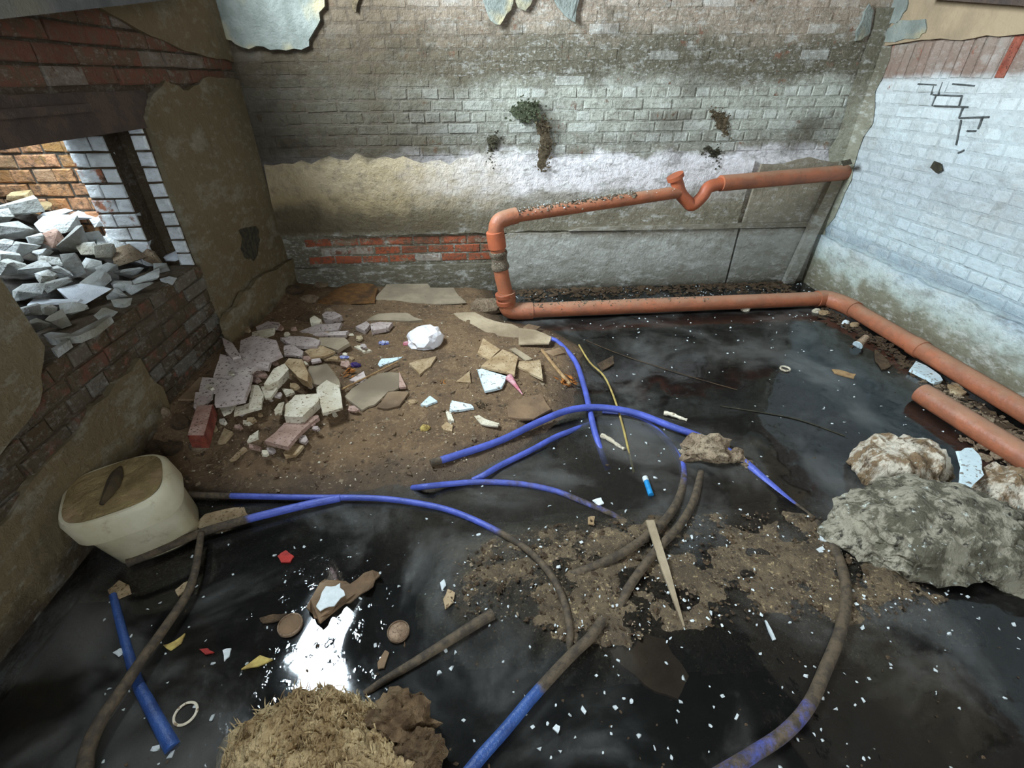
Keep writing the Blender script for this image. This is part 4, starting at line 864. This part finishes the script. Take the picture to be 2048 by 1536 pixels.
# wooden lath standing out of the sludge
pa, pb = az(1300, 1040, .05), az(1368, 1252, .012)
d = (pb-pa).normalized(); sdv = d.cross(V((0, 0, 1))).normalized()
v = []
for p, w_ in ((pa, .017), (pa.lerp(pb, .5), .015), (pb, .003)):
    v += [p+sdv*w_, p-sdv*w_, p-sdv*w_-V((0, 0, .01)), p+sdv*w_-V((0, 0, .01))]
f = [(0, 1, 2, 3), (8, 9, 10, 11)]+[(k*4+i, k*4+(i+1) % 4, k*4+4+(i+1) % 4, k*4+4+i) for k in range(2) for i in range(4)]
tag(mob('wooden_lath', v, f, M['card']), 'pointed wooden lath lying on the sludge bar', 'lath')
v, f = prism([az(*p, -.003) for p in ragged([(1195, 1245), (1260, 1262), (1330, 1278), (1378, 1352), (1356, 1398), (1290, 1370), (1230, 1320)], 4, 2)], V((0, 0, 1)), .012); tag(mob('sunken_board', v, f, M['brownb']), 'brown board awash in front of the sludge bar', 'board')

# ------------------------------------------------------------------ litter
def crumple(name, px, py, wpx, hz, mat, label, cat, seed, asp=.8, amp=.5, dz=0, sub=3):
    p = hit(px, py); dep = (p-C0).dot(fw); r = wpx/F*dep/2; bm = bmesh.new(); bmesh.ops.create_icosphere(bm, subdivisions=sub, radius=1)
    for q in bm.verts:
        n = noise.cell(q.co*2.2+V((seed, 0, 0))); m = noise.noise(q.co*2.4+V((seed, 3, 1))); a = abs(noise.noise(q.co*4.5+V((0, seed, 1))))
        d = 1+amp*m*.6-amp*a*.55; q.co = V((q.co.x*d*r, q.co.y*d*r*asp, max(q.co.z*d, -.4)*hz))
    bm.verts.index_update(); v = [q.co.copy() for q in bm.verts]; f = [tuple(q.index for q in fc.verts) for fc in bm.faces]; bm.free()
    return tag(link(name, pymesh(name, v, f, M[mat]), None, p+V((0, 0, hz*.35+dz))), label, cat)
bagp = hit(852, 690)
crumple('plastic_bag', 852, 686, 76, .09, 'bag', 'crumpled white plastic bag on the brown dirt', 'bag', 4, .95, .34, sub=3)
crumple('wrapper', 814, 690, 16, .02, 'pink', 'red and pink scrap tucked against the plastic bag', 'wrapper', 6)
crumple('wrapper', 710, 733, 26, .02, 'purple', 'dark purple foil wrapper by the dead leaves', 'wrapper', 8, .5, .7)
crumple('wrapper', 768, 688, 22, .018, 'bluefoil', 'blue and white foil scrap left of the plastic bag', 'wrapper', 9, .6, .8)
crumple('wrapper', 690, 716, 20, .012, 'bluefoil', 'pale lilac foil scrap behind the purple wrapper', 'wrapper', 10, .6, .8)
def leaves(px, py, wpx, n, mat, label, name='leaf_clump'):
    p = hit(px, py); r = wpx/F*(p-C0).dot(fw)/2; mb = MB(); rr = random.Random(px)
    for i in range(n):
        a = rr.uniform(0, 6.3); q = V((math.cos(a), math.sin(a), 0))*r*math.sqrt(rr.random()); u = V((rr.uniform(-1, 1), rr.uniform(-1, 1), rr.uniform(-.5, .9))).normalized(); w_ = u.cross(V((0, 0, 1))).normalized()
        s = r*rr.uniform(.25, .5); z = rr.uniform(0, .02); c = q+V((0, 0, z)); nn = u.cross(w_).normalized()*.0015
        t = [c-u*s, c+w_*s*.35, c+u*s, c-w_*s*.35]; mb.add(*prism(t, nn, 1))
    return tag(link(name, pymesh(name, mb.v, mb.f, M[mat]), None, p+V((0, 0, .004))), label, 'leaves')
leaves(698, 750, 32, 16, 'leaf', 'orange dead leaves under the purple wrapper')
leaves(1133, 763, 42, 26, 'leaf', 'curled orange dead leaves at the end of the pinkish stick')
leaves(886, 768, 16, 7, 'leaf', 'small orange leaf scrap on the open mud')
leaves(962, 815, 26, 16, 'bark', 'brown dry leaf bits beside the dotted white shard')
lump('paper_ball', 850, 858, 18, .02, 'yellow', 'small orange yellow crumb on the front mud', 'crumb', seed=31, amp=.4)
lump('paper_ball', 826, 806, 18, .015, 'tan', 'tan crumb beside the small white triangle', 'crumb', seed=32, amp=.4)
# pink and white cone of paper
c0, c1 = hit(*z3((1185, 900))[0])+V((0, 0, .025)), hit(*z3((1285, 1012))[0])+V((0, 0, .01))
v, f = tube([c0, c0.lerp(c1, .4), c1], lambda t: .022*(1-t)+.003, 10); tag(mob('paper_cone', v, f, M['pink'], smooth=True), 'pink and white twisted paper cone by the white glazed tile', 'paper')
# things afloat
def disc(name, px, py, wpx, label, mat='lid', h=.012, ring=False, asp=1):
    p = az(px, py, .004); r = wpx/F*(p-C0).dot(fw)/2; e = empty(name, (p.x, p.y, 0), label, 'disc' if not ring else 'ring')
    c = lambda rr, z: [V((p.x+rr*math.cos(a*math.pi/16), p.y+rr*math.sin(a*math.pi/16), z)) for a in range(32)]
    if ring: v, f = loft([c(r*.78, .003), c(r*.8, h), c(r*.97, h), c(r, .003)], False, False); mob('rim', v, f, M[mat], e, smooth=True)
    else:
        v, f = loft([c(r*.96, 0), c(r, .002), c(r, h), c(r*.9, h+.003), c(r*.86, h-.001)], True, False); mob('rim', v, f, M[mat], e)
        v, f = loft([c(r*.87, h-.004), c(r*.86, h-.0015), c(r*.3, h)], True, True); mob('disc', v, f, M['brownb' if px < 700 else mat], e)
    return e
disc('tin_disc', 797, 1264, 44, 'pale rusty tin lid floating near the root')
disc('tin_disc', 581, 1251, 48, 'brown tin lid floating left of the torn sheet')
disc('jar_ring', 371, 1427, 46, 'thin cream ring floating beside the sunk blue hose', 'cream', .006, True)
disc('jar_ring', 1570, 738, 20, 'small cream ring floating by the far right water', 'cream', .012, True)
# blue capped tube (disposable lighter shape): body, white top
e = empty('blue_tube', az(1296, 972, 0), 'bright blue plastic tube with white cap floating mid water', 'tube')
a, b, c = az(1290, 955, .006), az(1293, 963, .006), az(1302, 990, .006)
part_tube(e, 'tube_body', [b, b.lerp(c, .5), c], .013, M['bluecap'], 12); part_tube(e, 'white_cap', [a, a.lerp(b, .6), b], .0135, M['foam'], 12)
# rolled papers
for q0, q1, r, lab in (((1203, 871), (1248, 898), .014, 'cream roll of paper floating beside the yellow stem'), ((1328, 826), (1374, 840), .014, 'grey white roll floating just beyond the blue arch')):
    a, b = az(*q0, .008), az(*q1, .006); v, f = tube(smoothpath([a, a.lerp(b, .35)+V((0, .004, .004)), a.lerp(b, .7), b], 3), lambda t: r*(1-.45*t)+.002*math.sin(t*20), 9); tag(mob('paper_roll', v, f, M['cream'], smooth=True), lab, 'paper')
e = empty('plastic_cup', az(1720, 690, 0), 'small clouded cup lying tilted against the right wall pipe', 'cup')
a, b = az(1733, 674, .06), az(1716, 690, .02); v, f = tube([a, b], lambda t: .022+.008*t, 14); mob('cup_body', v, f, M['lid'], e, smooth=True); v, f = tube([b, b+(b-a).normalized()*.006], .033, 14); mob('cup_rim', v, f, M['white'], e, smooth=True)
for k, (px, py, w_, m, lab) in enumerate([(1632, 624, 16, 'cream', 'cream foam ball, left of two at the pipe corner'), (1648, 628, 20, 'tan', 'yellow foam ball, right of two at the pipe corner'), (1490, 620, 18, 'cream', 'pale foam crumb under the ground pipe'), (1708, 652, 18, 'tan', 'tan foam lump beside the clouded cup'), (1690, 648, 14, 'foam', 'white scrap left of the tan foam lump')]):
    lump('foam_ball', px, py, w_, .025, m, lab, 'foam', seed=40+k, amp=.25)
v, f = prism([az(*p, .006) for p in ragged([(1664, 738), (1690, 742), (1712, 748), (1708, 756), (1670, 746)], 1.5, 1)], V((0, 0, 1)), .008); tag(mob('wood_chip', v, f, M['wood']), 'split pale wood chip floating by the right pipe', 'chip')
v, f = prism([az(*p, .01) for p in ragged([(1750, 698), (1768, 712), (1782, 732), (1765, 738), (1752, 720)], 2, 1)], V((0, 0, 1)), .012); tag(mob('wood_chip', v, f, M['bark']), 'dark curved bark piece in shadow of right pipe', 'chip')
v, f = prism([az(*p, .03) for p in ragged([(1820, 738), (1832, 722), (1872, 744), (1886, 760), (1870, 764), (1840, 748)], 2, 1)], V((0, 0, 1)), .02); tag(mob('plaster_flake', v, f, M['white']), 'white plaster flake fallen against the right wall pipe', 'plaster')
v, f = prism([az(*p, .02) for p in ragged([(1896, 768), (1912, 768), (1934, 784), (1925, 788), (1902, 780)], 2, 1)], V((0, 0, 1)), .02); tag(mob('plaster_flake', v, f, M['tan']), 'yellowish flake between the two right hand pipes', 'plaster')
# torn wet sheet with a pale face, lower centre left
tor = [(612, 1215), (640, 1165), (672, 1158), (700, 1168), (745, 1140), (760, 1150), (735, 1180), (700, 1205), (672, 1215), (640, 1246), (628, 1236)]
v, f = prism([az(*p, .02+.012*math.sin(i*2.2)) for i, p in enumerate(ragged(tor, 5, 2))], V((0, 0, 1)), .006); tag(mob('torn_sheet', v, f, M['brownb']), 'torn soggy brown sheet floating between the two lids', 'sheet')
v, f = prism([az(*p, .034) for p in ragged([(632, 1212), (652, 1172), (680, 1166), (690, 1190), (668, 1212), (640, 1222)], 4, 2)], V((0, 0, 1)), .004); tag(mob('torn_sheet', v, f, M['foam']), 'pale torn film on top of the soggy brown sheet', 'sheet')
for q, m, lab, nm in (([(215, 1180), (238, 1160), (258, 1170), (262, 1186), (228, 1202)], 'tan', 'ochre soaked card at the end of the sunk blue hose', 'card_scrap'), ([(392, 1050), (410, 1028), (450, 1018), (488, 1014), (498, 1034), (460, 1046), (400, 1058)], 'tan', 'yellow brown soggy card right of the tub', 'card_scrap'),
        ([(555, 1112), (572, 1100), (588, 1112), (580, 1124), (562, 1124)], 'red', 'small red scrap floating on the black water', 'scrap'), ([(398, 1298), (415, 1296), (428, 1304), (410, 1308)], 'red', 'red tag left of the pale yellow leaf', 'scrap'),
        ([(482, 1338), (500, 1325), (520, 1310), (545, 1318), (515, 1332)], 'yellow', 'pale yellow leaf floating right of the red tag', 'leaf'), ([(326, 1290), (348, 1282), (370, 1266), (362, 1285), (340, 1300)], 'yellow', 'crooked yellow leaf left of the red tag', 'leaf'),
        ([(445, 1300), (462, 1296), (458, 1312), (448, 1322)], 'foam', 'white scrap beside the red tag', 'scrap'), ([(1176, 1034), (1190, 1032), (1188, 1050), (1176, 1048)], 'tan', 'tan square scrap behind the sludge bar', 'scrap'),
        ([(886, 1198), (895, 1178), (910, 1185), (905, 1205), (890, 1218)], 'tan', 'curled tan scrap at the left end of the sludge bar', 'scrap'), ([(880, 1165), (888, 1158), (892, 1170), (884, 1182)], 'foam', 'white oval scrap above the curled tan scrap', 'scrap'), ([(755, 1325), (770, 1300), (778, 1305), (768, 1335), (756, 1338)], 'brownb', 'narrow brown scrap below the pale rusty lid', 'scrap'),
        ([(350, 1180), (368, 1165), (382, 1160), (372, 1182), (356, 1192)], 'tan', 'rusty scrap tangled at the dark hose', 'scrap'), ([(518, 1236), (545, 1228), (575, 1226), (560, 1240), (525, 1246)], 'bark', 'brown twig litter behind the brown lid', 'scrap'),
        ([(1640, 1068), (1655, 1060), (1668, 1070), (1662, 1082), (1642, 1080)], 'foam', 'largest white foam fragment at the right of the sludge bar', 'foam_flake'), ([(1632, 1098), (1645, 1092), (1652, 1105), (1640, 1108)], 'foam', 'white fragment in front of the largest foam fragment', 'foam_flake'),
        ([(1530, 1240), (1534, 1242), (1552, 1278), (1546, 1280)], 'foam', 'white feather like sliver on the water right of the lath', 'feather'), ([(1105, 1456), (1112, 1448), (1120, 1452), (1116, 1466)], 'foam', 'white flake floating at the bottom centre', 'foam_flake'), ([(1185, 1000), (1202, 995), (1208, 1006), (1195, 1012)], 'foam', 'white flake over the thin blue hose', 'foam_flake'), ([(225, 1305), (240, 1296), (250, 1300), (236, 1312)], 'foam', 'white pod shaped flake near the sunk blue hose', 'foam_flake')):
    v, f = prism([az(*p, .008) for p in ragged(q, 1.5, 1)], V((0, 0, 1)), .006); tag(mob(nm, v, f, M[m]), lab, nm.replace('_', ' ').split()[-1])

# ------------------------------------------------------------------ scummy lumps at the right edge
def lumpat(c, rx, ry, rz, mat, label, seed, amp=.2, fr=1.5, name='scum_lump', sub=5):
    v, f = blob(sub, rx, ry, rz, amp, fr, seed, -.35); v = [q+V((0, 0, .022*noise.fractal(V((q.x*22, q.y*9, q.z*9))+V((seed, 0, 0)), .8, 2, 3))) for q in v]
    return tag(link(name, pymesh(name, v, f, M[mat], True), None, c), label, 'lump')
lumpat(az(1800, 935, .05), .2, .16, .14, 'boulder2', 'brown and white striped lump, rear left of the right hand heap', 3)
lumpat(az(1850, 1062, .05), .36, .24, .15, 'boulder', 'broad grey scummy lump, front of the right hand heap', 6)
lumpat(az(2030, 1100, .04), .2, .2, .13, 'boulder', 'grey lump cut by the right edge of the heap', 8)
lumpat(az(2010, 985, .05), .16, .12, .12, 'boulder2', 'small brown lump behind the white flake on the heap', 11)
v, f = prism([az(*p, .15) for p in ragged([(1916, 902), (1945, 896), (1962, 915), (1968, 950), (1940, 978), (1922, 968), (1926, 935)], 3, 2)], V((.3, -.6, .7)).normalized(), .01); tag(mob('plaster_flake', v, f, M['white']), 'white plaster flake propped on the right hand heap', 'plaster')

# ------------------------------------------------------------------ sludge bar, straw heap
SB = [(920, 1095), (1010, 1075), (1100, 1048), (1230, 1036), (1400, 1030), (1550, 1020), (1690, 1040), (1800, 1120), (1900, 1200), (1760, 1235), (1640, 1245), (1540, 1225), (1430, 1255), (1330, 1262), (1240, 1300), (1150, 1290), (1040, 1235), (930, 1235), (890, 1190)]
sb = [az(*p) for p in SB]; bx = np.arange(-.3, 1.9, .0125); by = np.arange(.72, 1.45, .0125)
A, B = np.meshgrid(bx, by); dd = np.full(A.shape, 9.); ins = np.zeros(A.shape, bool)
for i in range(len(sb)):
    x0, y0, x1, y1 = sb[i].x, sb[i].y, sb[(i+1) % len(sb)].x, sb[(i+1) % len(sb)].y
    t = np.clip(((A-x0)*(x1-x0)+(B-y0)*(y1-y0))/((x1-x0)**2+(y1-y0)**2+1e-9), 0, 1); dd = np.minimum(dd, np.hypot(A-x0-t*(x1-x0), B-y0-t*(y1-y0)))
    ins ^= ((y0 > B) != (y1 > B)) & (A < (x1-x0)*(B-y0)/(y1-y0+1e-12)+x0)
s_ = np.where(ins, dd, -dd); hb = np.where(s_ > 0, .006*(1-np.exp(-s_/.05)), s_*.5)-.004
hn = np.array([[noise.fractal(V((x*7, y*9, .3)), .8, 2.1, 5) for x in bx] for y in by]); hf = np.array([[noise.noise(V((x*55, y*55, 3.3))) for x in bx] for y in by])
hb = hb+.016*hn+.004*hf
vv = [(bx[i], by[j], float(hb[j, i])) for j in range(len(by)) for i in range(len(bx))]; nb = len(bx); ff = []
for j in range(len(by)-1):
    for i in range(nb-1):
        if max(hb[j, i], hb[j+1, i], hb[j, i+1], hb[j+1, i+1]) > -.06: ff.append((j*nb+i, j*nb+i+1, (j+1)*nb+i+1, (j+1)*nb+i))
tag(mob('sludge', vv, ff, M['sludge'], smooth=True), 'bar of brown sludge and grit breaking the water surface in front', kind='stuff')
def inpoly(x, y, P):
    c = False
    for i in range(len(P)):
        (x0, y0), (x1, y1) = P[i], P[(i+1) % len(P)]
        if (y0 > y) != (y1 > y) and x < (x1-x0)*(y-y0)/(y1-y0)+x0: c = not c
    return c
def crumbs(name, n, gen, smin, smax, mat, label, flat=.6, seed=1):
    r = random.Random(seed); mb = MB(); base = [chunk(200+i, 1, 1, flat, 7) for i in range(8)]
    for i in range(n):
        p = gen(r)
        if p is None: continue
        s = r.uniform(smin, smax)*(1 if r.random() < .85 else 1.7); v, f = r.choice(base); R = Matrix.Rotation(r.uniform(0, 6.3), 3, 'Z'); st_ = r.uniform(.5, 1)
        mb.add([p+(R @ V((q.x*s, q.y*s*st_, q.z*s))) for q in v], f)
    return tag(mob(name, mb.v, mb.f, M[mat]), label, kind='stuff')
def g_bar(r):
    while True:
        x, y = r.uniform(890, 1900), r.uniform(1020, 1300)
        if inpoly(x, y, SB): return az(x, y, .006+r.uniform(-.004, .006))
crumbs('grit', 800, g_bar, .004, .011, 'rock', 'tan grit and flakes strewn over the sludge bar', .5, 4)
crumbs('dark_grit', 700, g_bar, .006, .02, 'bark', 'dark clots strewn over the sludge bar', .5, 5)
crumbs('white_specks', 200, g_bar, .006, .013, 'foam', 'white specks caught on the sludge bar', .6, 6)
def g_water(r):
    for _ in range(50):
        x, y = r.uniform(200, 2048), 600+936*r.random()
        p = az(x, y)
        if ground(p.x, p.y) < -.02 and p.x < 2.85 and not (p.x < -1.5) and not (y > 1360 and 430 < x < 880): return p+V((0, 0, .002))
def g_far(r):
    x, y = r.uniform(1030, 1640), 565+r.expovariate(1/35.)
    if y > 760: return None
    p = az(x, y); return p+V((0, 0, .002)) if p.y < D-.06 and not (3.33 < p.y < 3.5) else None
crumbs('foam_crumbs', 420, g_water, .006, .015, 'foam', 'white foam crumbs floating over the dark water', .6, 7)
crumbs('far_foam_crumbs', 360, g_far, .007, .016, 'foam', 'white foam crumbs gathered by the ground pipe', .7, 8)
crumbs('water_litter', 160, g_water, .004, .012, 'bark', 'brown specks floating over the dark water', .4, 9)
def g_bank(r):
    for _ in range(60):
        x, y = r.uniform(300, 1170), r.uniform(590, 985); p = hit(x, y)
        if ground(p.x, p.y) > .005 and p.x > XL+.09 and p.y < D-.09: return p+V((0, 0, .003))
crumbs('pebbles', 480, g_bank, .008, .026, 'rock', 'small stones and clods over the mud bank', .6, 10)
crumbs('pale_crumbs', 260, g_bank, .005, .013, 'cream', 'pale plaster crumbs over the mud bank', .6, 11)
crumbs('dark_clods', 420, g_bank, .01, .03, 'dirt', 'dirt clods over the mud bank', .6, 12)
# debris gathered on the pipes
def g_pipe(a, b, rr):
    def g(r):
        t = r.random()**1.3; an = r.gauss(0, .5); return a.lerp(b, t)+V((0, -math.sin(an)*rr, math.cos(an)*rr))
    return g
crumbs('pipe_dust', 330, g_pipe(base+V((.12, 0, 0)), base.lerp(e1, .62), PR), .006, .018, 'pipe_grime', 'dust and grit lying on the ground pipe', .5, 13)
crumbs('pipe_moss', 420, g_pipe(uL, uL.lerp(uR, .72), PR-.012), .008, .026, 'pipe_grime', 'crusty debris lying on the raised pipe', .8, 14)
crumbs('pipe_specks', 120, g_pipe(uL, uR, PR-.006), .005, .01, 'foam', 'white specks on the raised pipe', .8, 15)
def g_foot(r):
    x = r.uniform(.25, 2.8); return V((x, D-.04-abs(r.gauss(0, .12)), .004))
crumbs('wall_foot_mud', 620, g_foot, .02, .06, 'bark', 'dark mud along the foot of the concrete wall', .35, 16)
def g_side(r):
    y = r.uniform(1.5, 3.4); return V((2.85-abs(r.gauss(0, .07)), y, .004))
crumbs('side_mud', 420, g_side, .015, .05, 'bark', 'dark mud along the right wall pipe', .4, 17)
def g_corner(r):
    return V((r.uniform(2.45, 2.9)+.0, r.uniform(1.3, 1.75), .004)) if r.random() < .7 else V((2.75+r.gauss(0, .05), r.uniform(1.7, 2.3), .004))
crumbs('gap_mud', 420, g_corner, .02, .055, 'rock', 'grey mud between the loose pipe and the right wall pipe', .5, 18)

# straw heap, foreground
so = [az(*p) for p in [(425, 1510), (470, 1455), (520, 1415), (590, 1378), (660, 1368), (720, 1392), (800, 1425), (862, 1470), (880, 1536), (875, 1600), (600, 1700), (420, 1600)]]
sc = sum(so, V())/len(so)
def srad(a):
    best = 0
    for i in range(len(so)):
        p, q = so[i]-sc, so[(i+1) % len(so)]-sc; dx, dy = math.cos(a), math.sin(a); den = dx*(q.y-p.y)-dy*(q.x-p.x)
        if abs(den) > 1e-9:
            t = (p.x*(q.y-p.y)-p.y*(q.x-p.x))/den; u = (p.x*dy-p.y*dx)/den
            if t > 0 and -.001 <= u <= 1.001: best = max(best, t)
    return best
NA, NR = 200, 70; vv = []; ff = []
def sheap(a, k):
    R = srad(a)*(1+.1*noise.noise(V((math.cos(a)*4, math.sin(a)*4, 2)))); rr = R*k; x, y = sc.x+rr*math.cos(a), sc.y+rr*math.sin(a)
    z = .10*(1-k**2.6)+(.055*noise.fractal(V((x*9, y*9, 1)), .7, 2.2, 4)+.03*abs(noise.fractal(V((x*34+y*14, y*20-x*8, 5)), .8, 2.1, 4)))*(1-k**6)-.012*k; return V((x, y, z))
for j in range(NR+1):
    for i in range(NA): vv.append(sheap(i/NA*2*math.pi, max(j/NR, .004)))
for j in range(NR):
    for i in range(NA): ff.append((j*NA+i, j*NA+(i+1) % NA, (j+1)*NA+(i+1) % NA, (j+1)*NA+i))
ff.append(tuple(range(NA)))
sh = tag(mob('straw_heap', vv, ff, M['straw'], smooth=True), 'tan heap of matted fibre rising from the water at the bottom edge', 'straw')
for k, (px, py, w_, hz, lab) in enumerate([(795, 1440, 120, .05, 'dark fibrous clod on the upper right flank of the straw heap'), (838, 1500, 90, .045, 'reddish brown fibrous clod at the right end of the straw heap')]):
    p = az(px, py, .05); rr = w_/F*(p-C0).dot(fw)/2; v, f = blob(4, rr, rr*.8, hz, .5, 2.2, 60+k); tag(link('fibre_clod', pymesh('fibre_clod', v, f, M['straw_dark']), None, p), lab, 'clod')
mb = MB(); r = random.Random(5)
for i in range(520):
    a = r.uniform(0, 6.283); k = math.sqrt(r.random())*.95; p = sheap(a, k); d = V((-.35+r.gauss(0, .5), .5+r.gauss(0, .5), r.uniform(-.1, .25))).normalized(); L = r.uniform(.012, .045); w_ = d.cross(V((0, 0, 1))).normalized()*r.uniform(.0008, .0022); m = p+d*L*.5+V((0, 0, .004)); e_ = p+d*L-V((0, 0, .004))
    mb.add([p+w_, p-w_, m-w_, m+w_, e_], [(0, 1, 2, 3), (3, 2, 4)])
o = mob('fibres', mb.v, mb.f, M['straw'], sh); o['kind'] = 'stuff'

# ------------------------------------------------------------------ growths and seepage on the back wall
def growth(outline, n, proud, mat, label, name='moss_clump', seed=1, size=.018):
    """a crust that follows its outline on the wall plus loose scales standing off it"""
    mb = MB(); r = random.Random(seed); mx = sum(p[0] for p in outline)/len(outline); my = sum(p[1] for p in outline)/len(outline); ins = [(mx+(p[0]-mx)*.8, my+(p[1]-my)*.85) for p in outline]; mb.add(*prism([ay(*p, D-proud*.35) for p in ragged(ins, 5, 4, r)], V((0, -1, 0)), proud*.32))
    x0, x1 = min(p[0] for p in outline), max(p[0] for p in outline); y0, y1 = min(p[1] for p in outline), max(p[1] for p in outline); k = 0
    base = [chunk(300+i, 1, .7, 1, 7) for i in range(6)]
    while k < n:
        x, y = r.uniform(x0, x1), r.uniform(y0, y1)
        if not inpoly(x, y, outline): continue
        x += r.gauss(0, 4); y += r.gauss(0, 6)
        k += 1; c = ay(x, y, D-proud*r.uniform(.3, 1)); s = size*r.uniform(.5, 1.3); v, f = r.choice(base); mb.add([c+q*s for q in v], f)
    return tag(mob(name, mb.v, mb.f, M[mat]), label, 'moss')
growth([(1015, 215), (1040, 200), (1075, 200), (1090, 222), (1080, 245), (1050, 248), (1022, 235)], 130, .07, 'greenmoss', 'dark green moss tuft high on the back wall', seed=1)
growth([(1070, 240), (1085, 222), (1100, 245), (1108, 290), (1095, 345), (1078, 348), (1075, 310), (1080, 270)], 150, .07, 'seep', 'long brown growth hanging down the back wall', seed=2)
growth([(970, 275), (990, 262), (998, 285), (985, 310), (990, 340), (980, 335)], 60, .04, 'moss', 'thin dark seep stain left of the hanging growth', seed=3)
growth([(1395, 310), (1410, 292), (1440, 295), (1446, 312), (1440, 328), (1420, 322)], 70, .04, 'moss', 'small dark triangle of growth above the trap', seed=4)
growth([(1415, 215), (1450, 220), (1462, 245), (1458, 278), (1440, 262), (1425, 240)], 70, .03, 'seep', 'brown smear of growth above the dark triangle', seed=5)
